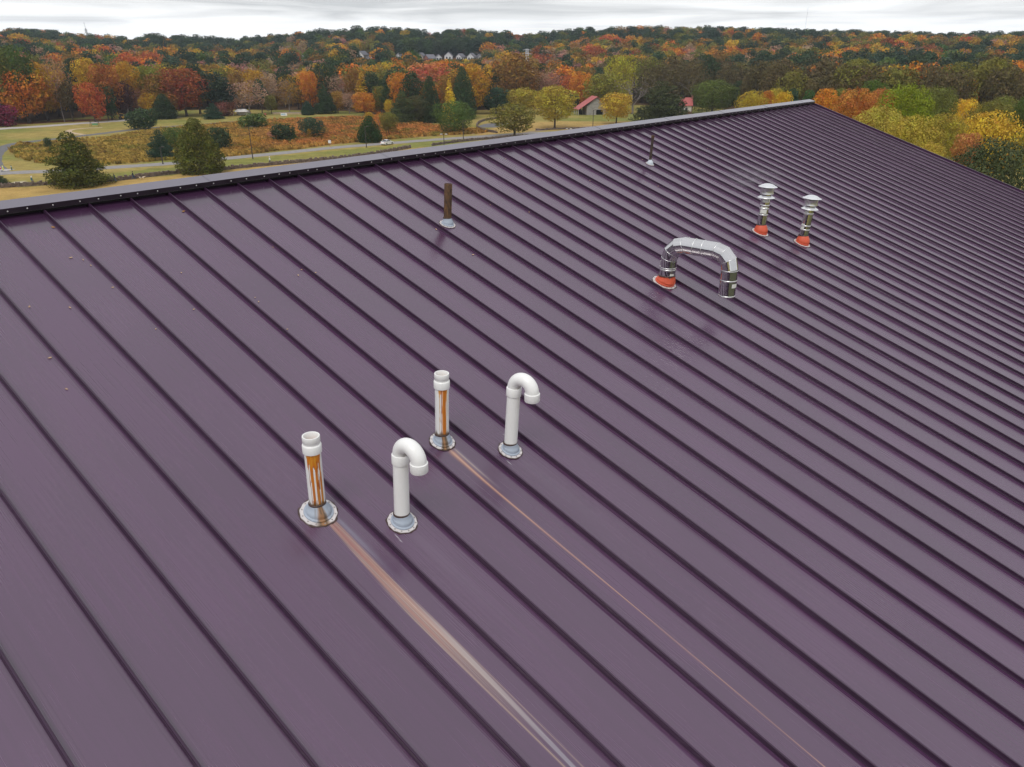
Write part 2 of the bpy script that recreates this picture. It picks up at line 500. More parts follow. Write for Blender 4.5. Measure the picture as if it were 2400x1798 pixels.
M_ASPH = pbr('worn_asphalt', (.265, .245, .240), .9, 0, .16, .8, bump=.2)
M_ASPHD = pbr('dark_asphalt', (.13, .125, .13), .9, 0, .2, .8, bump=.2)
M_CONC = pbr('pale_concrete', (.44, .40, .38), .9, 0, .12, .7)
M_SAND = pbr('tan_gravel', (.48, .36, .24), .95, 0, .12, 1.5)
def smooth_line(P, per=8):
    P = np.array(P, float); out = []
    for i in range(len(P) - 1):
        p0 = P[max(i - 1, 0)]; p1 = P[i]; p2 = P[i + 1]; p3 = P[min(i + 2, len(P) - 1)]
        for k in range(per):
            t = k / per
            out.append(.5 * ((2 * p1) + (-p0 + p2) * t + (2 * p0 - 5 * p1 + 4 * p2 - p3) * t * t + (-p0 + 3 * p1 - 3 * p2 + p3) * t ** 3))
    out.append(P[-1])
    return np.array(out)
def ribbon(name, pts, width, z, mat):
    P = smooth_line([at_z(x, y, 0)[:2] for x, y in pts])
    d = np.gradient(P, axis=0); d /= np.linalg.norm(d, axis=1)[:, None]
    nrm = np.stack([-d[:, 1], d[:, 0]], 1)
    mb = MB(); rows = []
    for i, p in enumerate(P):
        w = width / 2 * (1 + .05 * math.sin(i * 1.7))
        row = []
        for q in (-w, -w * .3, w * .3, w):
            x, y = p + nrm[i] * q
            row.append((x, y, float(ground_h(x, y)) + z))
        rows.append(row)
    mb.loft(rows, closed=False)
    return tag(mb.build(name, mat), kind='structure')
ribbon('road', [(-420, 455), (-150, 425), (0, 407), (120, 401.5), (240, 394), (420, 382), (530, 371.5), (660, 359), (780, 346.5), (900, 337), (1000, 329), (1100, 322), (1200, 315), (1330, 309), (1500, 304)], 6.4, .028, M_ASPH)
ribbon('loop_path', [(6, 409), (-16, 385), (-12, 362), (10, 346), (48, 335), (130, 326), (181, 320), (240, 313), (300, 305.5), (377, 298.5), (470, 292), (570, 284), (660, 279)], 4.6, .024, M_ASPHD)
ribbon('upper_road', [(-300, 325), (-60, 307), (0, 302), (100, 296), (180, 290), (260, 284.5), (330, 279.5), (420, 274)], 8.5, .02, M_CONC)
ribbon('gravel_loop', [(196, 316), (172, 312.5), (160, 308.5), (170, 304), (200, 301), (240, 299)], 2.4, .036, M_SAND)
ribbon('footpath', [(1150, 322), (1200, 316), (1260, 307), (1320, 301), (1400, 296), (1500, 292)], 2.2, .036, pbr('worn_earth_path', (.27, .19, .15), .95, 0, .2, 1.0))
ribbon('paved_circle', [(1142, 299), (1150, 294), (1162, 291), (1185, 289)], 9.0, .03, M_ASPHD)
ribbon('concrete_apron', [(-20, 403), (2, 399), (26, 399)], 3.5, .034, M_CONC)

# ------------------------------------------------------------------ the building
S_END, I0, I1 = 10.6, -14, 51
ZB = 12.6
U0, U1 = I0 * PW, I1 * PW
bld = empty('metal_roof_building', (O[0], O[1], ZB), 'large building with a dark purple standing seam metal roof under the camera', 'building', rz=YAW)
OZ = O[2] - ZB
def bl(u, s, n):                                            # roof frame -> the building's own axes
    return Vector((u, -s * math.cos(AL) - n * math.sin(AL), OZ - s * math.sin(AL) + n * math.cos(AL)))
PAN = [(.011, PN), (.0165, PN), (.046, PN), (.052, PN+.0009), (.058, PN+.0009), (.064, PN), (PW - .052, PN), (PW - .046, PN+.0006), (PW - .040, PN+.0006), (PW - .034, PN), (PW - .0165, PN), (PW - .011, PN)]
mb = MB()
mb.loft([[(u, -s, n) for u, n in PAN] for s in (-.10, S_END * .5, S_END)], closed=False)
# turned-up end of the pan under the cap
mb.add([(PAN[0][0], .06, PN+.002), (PAN[-1][0], .06, PN+.002), (PAN[-1][0], .06, .03), (PAN[0][0], .06, .03)], [(0, 1, 2, 3)])
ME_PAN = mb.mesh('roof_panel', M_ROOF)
SEAM = [(-.011, PN+.0015), (-.008, PN+.006), (-.0055, -.012), (-.0075, -.009), (-.0075, -.003), (-.005, 0), (.005, 0), (.0075, -.003), (.0075, -.009), (.0055, -.012), (.008, PN+.006), (.011, PN+.0015)]
mb = MB()
mb.loft([[(u, -s, n - .001) for u, n in SEAM] for s in (.004, S_END * .5, S_END + .004)], cap0=True, cap1=True)
ME_SEAM = mb.mesh('seam', M_SEAM, True, 50)

def stain_panel(i, fn, s_hi=S_END):
    """a pan of its own with a fine grid carrying the run-off stain"""
    us = np.array(sorted(set([a for a, b in PAN] + list(np.linspace(.064, PW - .055, 66)))))
    nn = np.interp(us, [a for a, b in PAN], [b for a, b in PAN])
    ss = np.concatenate([np.linspace(-.1, 4.6, 12), np.arange(4.65, s_hi, .022), [s_hi]])
    Ug, Sg = np.meshgrid(us, ss)
    C4 = fn(Ug + i * PW, Sg)
    m = MB()
    m.loft([[(u, -s, n) for u, n in zip(us, nn)] for s in ss], closed=False, cols=C4.reshape(-1, 4))
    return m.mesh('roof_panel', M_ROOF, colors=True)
def over(base, colr, a):
    """lay colour over base with alpha, both as rgba arrays"""
    a = np.clip(a, 0, 1)[..., None]
    A = base[..., 3:]; Ao = a + A * (1 - a)
    rgb = (np.array(colr) * a + base[..., :3] * A * (1 - a)) / np.maximum(Ao, 1e-6)
    return np.concatenate([rgb, Ao], -1)
def bump_(x, c, w):
    return np.exp(-((x - c) / w) ** 2)
def sm(x, xs, ys):
    """smooth curve through a few stations"""
    g = np.linspace(4, 11, 701); y = np.interp(g, xs, ys); k = np.hanning(61); k /= k.sum()
    y = np.convolve(np.pad(y, 30, mode='edge'), k, 'valid')
    return np.interp(x, g, y)
def stain1(u, s):
    C4 = np.zeros(u.shape + (4,))
    on = sstep(4.80, 4.92, s)
    c = sm(s, [4.7, 4.9, 5.15, 5.5, 6.0, 6.6, 7.2, 9], [-.182, -.190, -.202, -.213, -.217, -.213, -.210, -.209])
    hw = sm(s, [4.7, 4.9, 5.2, 5.6, 6.2, 6.7, 7.2, 9], [.030, .036, .043, .048, .048, .044, .041, .04])
    q = (u - c) / hw
    st = vnoise(u * 140, s * .5, 5); st2 = vnoise(u * 330, s * .9, 6); st3 = vnoise(u * 75, s * .3, 9)
    body = 1 - sstep(.70, 1.04, np.abs(q))
    fade = 1 - sstep(5.8, 7.0, s)
    C4 = over(C4, (.26, .27, .34), .34 * bump_(q, 1.5, .45) * on * (1 - sstep(4.95, 5.7, s)))
    C4 = over(C4, (.30, .185, .135), on * body * fade * (.40 + .45 * st))
    C4 = over(C4, (.27, .095, .075), on * body * fade * np.clip(2.0 * st3 - .55, 0, .8) * (1 - sstep(5.9, 6.3, s)))
    C4 = over(C4, (.20, .045, .045), on * bump_(q, -.05 + .15 * np.sin(s * 2), .12) * (1 - sstep(5.2, 6.0, s)) * .85)
    C4 = over(C4, (.22, .07, .06), on * bump_(q, .62, .07) * (1 - sstep(5.0, 5.8, s)) * .7)
    C4 = over(C4, (.46, .37, .31), on * body * np.clip(st2 * 1.9 - 1.05, 0, .75) * fade)
    C4 = over(C4, (.42, .29, .22), on * bump_(q, .30, .16) * sstep(5.0, 5.6, s) * fade * .65)
    # pale core running on to the eave
    cc = sm(s, [5.3, 6.0, 6.5, 7.1, 8.0, 9], [-.196, -.186, -.194, -.211, -.226, -.23])
    cw = sm(s, [5.3, 5.9, 6.3, 6.8, 7.2, 9], [.012, .021, .019, .016, .012, .010])
    grey = sstep(6.3, 7.4, s)
    core = sstep(5.5, 6.2, s) * (1 - sstep(.75, 1.15, np.abs(u - cc) / cw)) * (.50 + .35 * st2)
    C4 = over(C4, (.40, .34, .32), core * (1 - grey))
    C4 = over(C4, (.31, .295, .345), core * grey)
    le = sm(s, [5.3, 5.8, 6.2, 6.6, 7.1, 9], [-.262, -.268, -.264, -.256, -.250, -.25])
    re = sm(s, [5.3, 6.0, 7.1, 9], [-.166, -.164, -.167, -.17])
    C4 = over(C4, (.40, .28, .20), sstep(5.3, 5.9, s) * bump_(u, le, .0052) * (.45 + .5 * st))
    C4 = over(C4, (.34, .23, .19), sstep(5.5, 6.0, s) * bump_(u, re, .0038) * .65)
    return C4
def stain2(u, s):
    C4 = np.zeros(u.shape + (4,))
    on = sstep(4.78, 4.86, s)
    c = sm(s, [4.7, 4.95, 5.3, 6.0, 6.8, 7.5, 8.3, 10], [1.070, 1.056, 1.045, 1.044, 1.048, 1.046, 1.041, 1.036])
    w = np.interp(s, [4.78, 5.0, 5.3, 5.8, 6.5, 7.2, 10], [.026, .017, .011, .0075, .0050, .0040, .0035])
    st = vnoise(u * 300, s * 1.5, 15)
    C4 = over(C4, (.30, .27, .31), on * bump_(u, c + .045, .018) * (1 - sstep(4.95, 5.5, s)) * .35)
    C4 = over(C4, (.42, .19, .11), on * bump_(u, c, w) * (.6 + .35 * st) * (1 - .45 * sstep(5.5, 7.2, s)))
    C4 = over(C4, (.46, .27, .19), on * bump_(u, c + .002, w * .45) * .75)
    C4 = over(C4, (.40, .27, .20), on * bump_(u, c + .045, .006) * (1 - sstep(5.0, 5.4, s)) * .6)
    return C4
def stain_c(uc, s0):
    def f(u, s):
        C4 = np.zeros(u.shape + (4,))
        on = sstep(s0, s0 + .07, s) * (1 - sstep(s0 + .2, s0 + 1.4, s))
        st = vnoise(u * 120, s * .8, 25)
        C4 = over(C4, (.34, .33, .38), on * bump_(u, uc, .05) * (.01 + .06 * st))
        # thin white scratches beside the boot
        for du, ds, sl, ln in ((.105, -.28, .35, .05), (-.115, -.05, -.1, .07), (.09, -.10, .2, .04)):
            t = (s - (s0 + ds)) / ln
            C4 = over(C4, (.62, .60, .64), ((t > 0) & (t < 1)) * bump_(u, uc + du + sl * (s - s0 - ds), .0022) * .9)
        return C4
    return f
SPECIAL = {-1: stain1, 2: stain2, 0: stain_c(.215, 5.27), 3: stain_c(1.502, 5.21)}
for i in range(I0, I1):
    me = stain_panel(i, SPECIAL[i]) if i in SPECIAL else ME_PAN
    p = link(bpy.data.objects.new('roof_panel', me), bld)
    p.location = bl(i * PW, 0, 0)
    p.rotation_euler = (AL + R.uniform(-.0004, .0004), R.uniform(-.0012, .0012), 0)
    if i > I0:
        s_ = link(bpy.data.objects.new('seam', ME_SEAM), p)
        s_.rotation_euler = (0, 0, R.uniform(-.0004, .0004))
# ridge cap in lapped lengths
joints = [U0 - .02]
k = 4.55 - 2.75 * 4
while k < U1 - .3:
    if k > U0 + .2: joints.append(k)
    k += 2.75
joints.append(U1 + .03)
SR = .165
def cap_prof(d=0.0):
    yr, zr = SR * math.cos(AL), SR * math.sin(AL)
    a = [bl(0, .010, .004 + d), bl(0, .001, .000 + d), bl(0, .0, .006 + d), bl(0, -.002, .056 + d)]
    top = bl(0, -SR, .056 + d); top = Vector((0, yr, top.z - (top.y - yr) * math.tan(AL) * 0))
    mir = [Vector((0, 2 * yr - v.y, v.z)) for v in a[::-1]]
    return a + [top] + mir
screw = MB(); screw.lathe([(.0085, 0), (.0085, .002), (.006, .005), (.004, .0075), (0.0006, .0085)], 8, cap1=True)
ME_SCREW = screw.mesh('screw', M_SCREW, True, 40)
for a, b in zip(joints[:-1], joints[1:]):
    mb = MB()
    lap = .06 if b < U1 else 0.0
    d0 = R.uniform(0, .0015)
    pr0 = cap_prof(d0 + .0028); pr1 = cap_prof(d0)
    mb.loft([[v + Vector((a, 0, 0)) for v in pr0], [v + Vector(((a + b) / 2, 0, 0)) for v in cap_prof(d0 + .0012)], [v + Vector((b + lap, 0, 0)) for v in pr1]], closed=False)
    mb.f = [f for f in mb.f]
    # faces 0,1 = hem, 2 = skirt, 3.. = cap slopes
    n = len(pr0) - 1
    mb.mi = [(2 if (q % n) in (0, n - 1) else 1 if (q % n) in (1, 2, n - 2, n - 3) else 0) for q in range(len(mb.f))]
    if b >= U1:
        mb.add([v + Vector((b, 0, 0)) for v in pr1], [tuple(range(len(pr1)))], 1)
    cap = mb.build('ridge_cap', [M_CAP, M_SKIRT, M_HEM], bld)
    for i in range(math.ceil(a / PW) - 1, math.floor(b / PW) + 1):
        for fr in (.27, .76):
            u = (i + fr + R.uniform(-.1, .1)) * PW
            if not (a + .03 < u < b - .02): continue
            sc = link(bpy.data.objects.new('screw', ME_SCREW), cap)
            sc.location = bl(u, -.0008, .030 + R.uniform(-.004, .004) + d0)
            sc.rotation_euler = (AL + math.pi / 2, 0, 0)
mb = MB()
mb.loft([[bl(u, -.035, n) for u in (U0, U1)] for n in (PN+.001, .050)], closed=False)
mb.build('closure_strip', M_DARK, bld)  # near black, the shade of the gap under the cap put into its colour
# far slope, walls, trims
yr, zr = SR * math.cos(AL), OZ + SR * math.sin(AL)
def back(v): return Vector((v.x, 2 * yr - v.y, v.z))
mb = MB(); mb2 = MB()
for i in range(I0, I1):
    mb.add([back(bl(i * PW + .003, -.1, PN)), back(bl(i * PW + PW - .003, -.1, PN)), back(bl(i * PW + PW - .003, S_END, PN)), back(bl(i * PW + .003, S_END, PN))], [(0, 1, 2, 3)])
    mb2.loft([[back(bl(i * PW + u, s, n - .001)) for u, n in SEAM] for s in (.004, S_END)], cap0=True, cap1=True)
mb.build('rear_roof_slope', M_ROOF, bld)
tag(mb2.build('rear_seams', M_SEAM, bld), kind='stuff')
ye = bl(0, S_END - .45, 0).y; ze = bl(0, S_END - .45, -.22).z
yb = 2 * yr - ye
M_WALL = pbr('pale_siding', (.42, .38, .33), .8, 0, .08, 2)
mb = MB(); zr2 = zr - .25; zbot = -2.5
x0, x1 = U0 + .3, U1 - .3
P5 = [(ye, zbot), (yb, zbot), (yb, ze), (yr, zr2), (ye, ze)]
mb.loft([[(x, y, z) for y, z in P5] for x in (x0, x1)], cap0=True, cap1=True)
mb.build('wall', M_WALL, bld)
for x in (U0 - .02, U1 + .012):
    for f in (lambda v: v, back):
        mb = MB(); mb.loft([[f(bl(x + a, s, n)) for a, n in ((-.02, -.18), (.02, -.18), (.02, .004), (-.02, .004))] for s in (-SR + .002, S_END + .01)], cap0=True, cap1=True)
        mb.build('rake_trim', M_SEAM, bld)
GUT = [(0, -.05), (0, -.17), (.12, -.17), (.14, -.06), (.135, -.06), (.115, -.165), (.005, -.165), (.005, -.05)]
for f in (lambda v: v, back):
    mb = MB(); mb.loft([[f(bl(u, S_END + .012 + a, n)) for a, n in GUT] for u in (U0, U1)], cap0=True, cap1=True)
    mb.build('gutter', M_SEAM, bld)

# ------------------------------------------------------------------ things standing on the roof
def lerp(a, b, t): return a + (b - a) * t
VN = Vector(EN); VU = Vector(EX); VS = Vector(ES)
def ring_mix(r, h, t, n=36, lobes=None):
    """ring round the pipe: t=0 lies in the roof plane, t=1 lies level; h is the height above the foot"""
    out = []
    for i in range(n):
        a = 2 * math.pi * i / n
        rr = r * (1 + (lobes(a) if lobes else 0))
        p0 = (VU * math.cos(a) + VS * math.sin(a)) * rr + VN * h
        base = math.atan2((VU).y, (VU).x)
        p1 = Vector((math.cos(a - (math.pi / 2 - YAW) * 0), 0, 0))
        hx = VU; hy = Vector(EH)
        p1 = (hx * math.cos(a) + hy * math.sin(a)) * rr + Vector((0, 0, h))
        out.append(p0.lerp(p1, t))
    return out
def boot(root, rf, rp, hb, mat, seed, steps=True, drip=0.0, drip_dir=0.0, seal=True, crush=False, off=(0, 0, 0)):
    """flashing: sealant bead, screwed metal ring, rubber cone, sealant collar"""
    rr = random.Random(seed)
    ph = [rr.uniform(0, 6.28) for _ in range(4)]
    wob = lambda a: .025 * math.sin(5 * a + ph[0]) + .02 * math.sin(9 * a + ph[1]) + .02 * math.sin(17 * a + ph[2])
    if seal:
        m = MB()
        m.loft([ring_mix(rf * .90, .001, 0, 48), ring_mix(rf * 1.07, .001, 0, 48, wob), ring_mix(rf * 1.05, .005, 0, 48, wob), ring_mix(rf * .93, .007, 0, 48)])
        m.build('sealant', M_SEAL, root, True, 50)
    def dr(vs, amt):
        cols = []
        for v in vs:
            az = math.atan2(v.y, v.x)
            d = abs((az - drip_dir + math.pi) % (2 * math.pi) - math.pi)
            q = vnoise(np.array([az * 9.0 + seed]), np.array([v.z * 14]), 41)[0]
            a = amt * max(0.0, 1 - d / (.28 + .5 * q)) * 1.9
            cols.append((.115, .062, .018, min(a, .93)) if q > .42 else (.30, .13, .03, min(a, .9)))
        return cols
    sc = lambda a: .018 * math.cos(12 * a + ph[3])
    m = MB()
    rings = [ring_mix(rf * 1.0, .006, 0, 48, sc), ring_mix(rf * .985, .0105, 0, 48, sc), ring_mix(rf * .80, .0115, 0, 48), ring_mix(rf * .78, .006, 0, 48)]
    m.loft(rings, cols=dr([v for r_ in rings for v in r_], drip))
    m.build('flange', M_FLANGE, root, True, 40, colors=True)
    m = MB()
    for i in range(12):
        a = 2 * math.pi * (i + .5) / 12
        M = Matrix.Translation((VU * math.cos(a) + VS * math.sin(a)) * rf * .9 + VN * .0112) @ VN.to_track_quat('Z', 'Y').to_matrix().to_4x4()
        m.lathe([(.0058, 0), (.0058, .003), (.003, .0052)], 6, M=M, cap1=True)
    tag(m.build('rivets', pbr_rivet, root), kind='stuff')
    if steps:
        prof = [(rf * .80, .0118, 0), (rf * .79, .020, .05), (rf * .70, .024, .1), (rf * .68, .036, .2), (lerp(rp, rf * .68, .86), .046, .3), (lerp(rp, rf * .68, .62), hb * .62, .55), (lerp(rp, rf * .68, .3), hb * .82, .8), (rp * 1.10, hb * .93, .95), (rp * 1.06, hb, 1)]
    else:
        prof = [(rf * .82, .0118, 0), (rf * .83, .026, .05), (rf * .775, .031, .1), (rf * .80, .048, .15), (rf * .76, hb * .55, .35), (lerp(rp, rf * .70, .75), hb * .80, .6), (lerp(rp, rf * .70, .4), hb * .93, .85), (rp * 1.08, hb, 1)]
    cr = (lambda a: .0) if not crush else (lambda a: -.07 * max(0, math.sin(3 * a + 1.0)) ** 3)
    off = Vector(off)
    rings = [[v + off * min(1, h / hb) for v in ring_mix(r, h, t, 48, cr if 3 < k < 7 else None)] for k, (r, h, t) in enumerate(prof)]
    m = MB(); m.loft(rings, cols=dr([v for r_ in rings for v in r_], drip))
    m.build('rubber_boot', mat, root, True, 38, colors=True)
    m = MB()
    m.lathe([(rp * 1.0, hb - .006), (rp * 1.10, hb - .004), (rp * 1.11, hb + .004), (rp * 1.02, hb + .010), (rp * .99, hb + .010)], 28, M=Matrix.Translation(off))
    if seal: m.build('sealant_collar', M_SEAL, root, True, 60)
pbr_rivet = pbr('rivet_metal', (.40, .36, .36), .4, .7, .1, 20)
def foot(px, py):
    u, s = roof_hit(px, py)
    return roofpt(u, s, PN)
def tilt(dx, h):
    return Matrix.Rotation(math.atan2(dx, h), 4, 'Y')
CAMAZ = -math.pi / 2                                            # the side that faces the camera

def rusty_vent(px, py, dx, h, rf, label, streaks, seed, hb, broad=False):
    ft = foot(px, py); cz = math.atan2(-ft[1], -ft[0])
    root = empty('vent_pipe', ft, label, 'vent pipe', 'open white plastic vent pipes')
    T = tilt(dx, h)
    rp = .0565; zc0, zc1 = h * .80, h * .905
    n, rows = 96, 90
    zz = np.linspace(.0, zc0 + .01, rows)
    az = np.arange(n) / n * 2 * np.pi
    A, Z = np.meshgrid(az, zz)
    q = (A - cz + np.pi) % (2 * np.pi) - np.pi            # angle from the camera side, + to the right
    t = 1 - Z / zc0                                          # 0 at the coupling, 1 at the foot
    C4 = np.zeros(A.shape + (4,))
    for (ang, w0, w1, t1, dens, colr) in streaks:
        wv = .05 * (vnoise(t * 6 + ang * 3, t * 0, seed) - .5) + .03 * np.sin(t * 9 + ang * 5)
        w = (w0 + (w1 - w0) * np.clip(t / .35, 0, 1)) * (.75 + .5 * vnoise(t * 9, ang + t * 0, seed + 3))
        thr = np.clip((vnoise(A * 7.5 + .6 * np.sin(t * 7), t * 1.6, seed + 17) - .36) * 5 + (.16 - t) * 9, 0, 1) if w0 > .5 else 1.0
        C4 = over(C4, colr, thr * dens * (1 - sstep(.75, 1.1, np.abs(q - ang - wv) / w)) * (1 - sstep(t1 - .04, t1, t)) * (.75 + .3 * vnoise(A * 14, t * 10, seed + 7)))
    if broad:
        n1 = vnoise(q * 6.5 + .45 * np.sin(t * 5 + q * 2) + 20, t * 1.1, seed + 31) * .65 + vnoise(q * 15 + .3 * np.sin(t * 9), t * 2.0, seed + 32) * .35
        th = np.interp(t, [0, .07, .25, .6, .9, 1.0], [.05, .20, .46, .50, .43, .30]) + .55 * np.clip(np.abs(q - .08) - .78, 0, 1) * 4
        d = n1 - th
        C4 = over(C4, OR2, (d > -.012) * (Z < zc0) * .92)
        C4 = over(C4, OR1, np.clip((d - .012) * 40, 0, 1) * (Z < zc0) * .95)
        C4 = over(C4, OR3, np.clip((d - .13) * 9, 0, .75) * (vnoise(q * 12, t * 7, seed + 33) > .5) * (Z < zc0))
    # darker mud where the pipe meets its boot
    C4 = over(C4, (.10, .055, .018), .9 * sstep(hb + .045 + .02 * np.sin(A * 7), hb + .012, Z) * (np.abs(q - .15) < 1.5))
    P = np.stack([rp * np.cos(A), rp * np.sin(A), Z], -1).reshape(-1, 3)
    m = MB(); m.loft([[T @ Vector(v) for v in row] for row in P.reshape(rows, n, 3)], cols=C4.reshape(-1, 4))
    m.build('pipe', M_PVC, root, True, 60, colors=True)
    m = MB()
    m.lathe([(rp * .99, zc0 - .002), (.0645, zc0), (.0655, zc0 + .006), (.0655, zc1 - .010), (.063, zc1 - .004), (.0575, zc1), (.0575, zc1 + .014), (.0605, zc1 + .018), (.0605, h - .006), (.059, h), (.0525, h), (.0505, h - .006), (.0505, h - .10)], 48, M=T)
    m.build('coupling', M_PVC, root, True, 40)
    m = MB(); m.lathe([(.0504, h - .062), (.02, h - .066), (.001, h - .067)], 32, M=T)
    m.build('rusty_water', pbr('rust_water', (.30, .10, .02), .25, 0, .5, 18), root, True)
    boot(root, rf, rp, hb, M_BOOT, seed, drip=1.0, drip_dir=cz + .25)
    return root
OR1, OR2, OR3 = (.60, .185, .010), (.36, .080, .010), (.66, .31, .035)
rusty_vent(746.5, 1201.8, .015, .623, .131, 'open white vent pipe with broad rust runs, nearest and leftmost of the four plastic pipes', [
    (.25, .24, .20, 1.0, 1.0, OR1), (.31, .08, .08, 1.0, .8, OR2), (-.66, .10, .045, .97, .95, OR2), (.20, .04, .10, 1.0, .7, OR3)], 3, .085, True)
rusty_vent(1036.5, 1035.4, .02, .626, .106, 'open white vent pipe with one bold rust run, standing behind the hooked pipe', [
    (.10, .85, .40, .10, 1.0, OR1), (.34, .40, .32, 1.0, 1.0, OR1), (.36, .10, .10, 1.0, .8, OR2), (-.36, .12, .05, .97, .85, OR3), (-.10, .10, .055, .96, .9, OR2),
    (.28, .05, .36, 1.0, .85, OR1), (.75, .10, .04, .5, .6, OR3)], 9, .080)

def arc_pts(c, ra, e, a0, a1, k):
    return [Vector(c) + e * (ra * math.cos(a0 + (a1 - a0) * i / k)) + Vector((0, 0, ra * math.sin(a0 + (a1 - a0) * i / k))) for i in range(k + 1)]
def hooked_vent(px, py, dx, hc, rf, label, seed, turn):
    root = empty('hooked_vent_pipe', foot(px, py), label, 'vent pipe', 'hooked white plastic vent pipes')
    T = tilt(dx, hc); rp = .0555; ra = .092; hb = .078
    m = MB(); m.lathe([(rp, 0), (rp, hc + .02)], 48, M=T); m.build('pipe', M_PVC, root, True, 60)
    m = MB(); m.lathe([(rp, hc - .002), (.0625, hc), (.0632, hc + .004), (.0632, hc + .066), (.061, hc + .071), (rp, hc + .073)], 48, M=T)
    m.build('coupling', M_PVC, root, True, 40)
    e = (Matrix.Rotation(turn, 3, 'Z') @ Vector(EH))
    c = T @ Vector((0, 0, hc + .070)) + e * ra
    pts = [c - e * ra - Vector((0, 0, .03))] + arc_pts(c, ra, e, math.pi, 0, 22)
    end = pts[-1]
    m = MB(); m.tube(pts + [end - Vector((0, 0, .012))], rp, 40, cap=False)
    p0 = c - e * (ra - rp) + Vector((0, 0, .012))
    m.c = []
    for v in m.v:
        d = (Vector(v) - p0).length; q = vnoise(np.array([v[0] * 90]), np.array([v[2] * 90 + v[1] * 70]), seed)[0]
        m.c.append((.30, .27, .24, min(.75, .95 * math.exp(-(d / .042) ** 2) * (.2 + q))))
    m.build('return_bend', M_PVC, root, True, 60)
    m = MB()
    M = Matrix.Translation(end)
    m.lathe([(rp, .000), (.0625, -.003), (.0632, -.008), (.0632, -.066), (.061, -.070), (.053, -.070), (.052, -.01)], 48, M=M)
    m.build('end_coupling', M_PVC, root, True, 40)
    boot(root, rf, rp, hb, M_BOOT, seed)
    return root
hooked_vent(942.6, 1223.6, .020, .500, .109, 'clean white hooked vent pipe nearest the camera, right of the broadly rust stained pipe', 21, .0)
hooked_vent(1195.8, 1055.8, .029, .524, .103, 'clean white hooked vent pipe, rightmost and farther up the roof of the two hooks', 27, .04)

def iron_stack(px, py, dx, h, r, rf, mat, label, seed, ragged=False):
    root = empty('iron_vent_stack', foot(px, py), label, 'vent pipe')
    T = tilt(dx, h)
    m = MB(); m.lathe([(r, 0), (r, h * .5), (r * 1.01, h - .004), (r * .99, h), (r * .86, h), (r * .86, h - .12), (.001, h - .12)], 32, M=T)
    m.build('pipe', mat, root, True, 45)
    if ragged:
        m = MB(); m.lathe([(r * 1.0, h - .055), (r * 1.22, h - .05), (r * 1.25, h - .01), (r * 1.0, h - .004)], 20, M=T); m.build('end_sleeve', M_RUST, root, True, 40)
    boot(root, rf, r, .085, M_BOOT if not ragged else M_BOOTW, seed)
    return root
M_BOOTW = pbr('pale_rubber', (.55, .60, .66), .5, 0, .05, 9, stain=True)
iron_stack(1048.8, 526.3, .029, .514, .050, .104, M_RUST, 'rusty brown iron vent stack standing near the ridge in a pale grey boot', 31)
iron_stack(1523, 384.9, .020, .515, .0245, .082, M_RUSTDK, 'thin dark iron vent stack in a pale boot just below the ridge', 33, True)

def sticker(root, r, z0, z1, az, wid, T):
    m = MB(); k = 6
    m.loft([[T @ Vector(((r + .0015) * math.cos(az - wid / 2 + wid * i / k), (r + .0015) * math.sin(az - wid / 2 + wid * i / k), z)) for i in range(k + 1)] for z in (z0, z1)], closed=False)
    m.build('sticker', M_STICK, root, True)
def flue(px, py, dx, h, label, seed, bands, stickers):
    root = empty('flue_vent', foot(px, py), label, 'flue vent', 'twin stainless flue vents')
    T = tilt(dx, h); k = h / .795; r = .0735
    m = MB(); m.lathe([(r, .02), (r, .60 * k)], 40, M=T); m.build('pipe', M_STEEL, root, True, 60)
    for z in bands:
        m = MB(); m.lathe([(r, z - .011), (r + .0035, z - .008), (r + .0045, z), (r + .0035, z + .008), (r, z + .011)], 40, M=T)
        m.build('band', M_STEEL2, root, True, 60)
    for z0, z1, az, w in stickers: sticker(root, r, z0, z1, az, w, T)
    m = MB(); m.lathe([(r + .001, .612 * k), (.135, .578 * k), (.137, .574 * k), (.135, .576 * k), (r + .001, .600 * k)], 40, M=T)
    m.build('storm_collar', M_GALV, root, True, 40)
    m = MB(); m.lathe([(r * .93, .59 * k), (r * .93, .66 * k)], 36, M=T); m.build('neck', M_STEEL, root, True, 60)
    m = MB(); m.lathe([(r * .9, .632 * k), (.104, .636 * k), (.108, .640 * k), (.106, .650 * k), (.106, .712 * k), (.108, .716 * k), (.108, .724 * k), (.100, .726 * k), (.098, .66 * k)], 44, M=T)
    m.build('cap_drum', M_STEEL2, root, True, 35)
    for q in range(4):
        a = q * math.pi / 2 + .5
        m = MB(); m.box((.109 * math.cos(a), .109 * math.sin(a), .705 * k), (.006, .02, .13), a, M=T); m.build('cap_bracket', M_STEEL2, root)
    m = MB(); m.lathe([(.10, .742 * k), (.146, .744 * k), (.150, .748 * k), (.147, .752 * k), (.125, .758 * k), (.105, .772 * k), (.07, .789 * k), (.03, .798 * k), (.001, .80 * k)], 44, M=T)
    m.build('rain_cap', M_GALV, root, True, 50)
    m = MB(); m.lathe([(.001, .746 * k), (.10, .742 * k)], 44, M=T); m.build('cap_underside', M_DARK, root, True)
    boot(root, .139, r, .135, M_RED, seed, steps=False, seal=True)
    return root
flue(1781.3, 545.3, .027, .795, 'stainless flue vent with round rain cap and red boot, left of the pair', 41, (.30, .40, .455), [(.325, .435, CAMAZ - .40, 1.45), (.505, .585, CAMAZ - .28, 1.4)])
flue(1879.3, 570.5, .050, .793, 'stainless flue vent with round rain cap and red boot, right of the pair', 43, (.235, .30, .50), [(.235, .335, CAMAZ - 1.15, 1.0), (.485, .58, CAMAZ - 1.0, 1.1)])

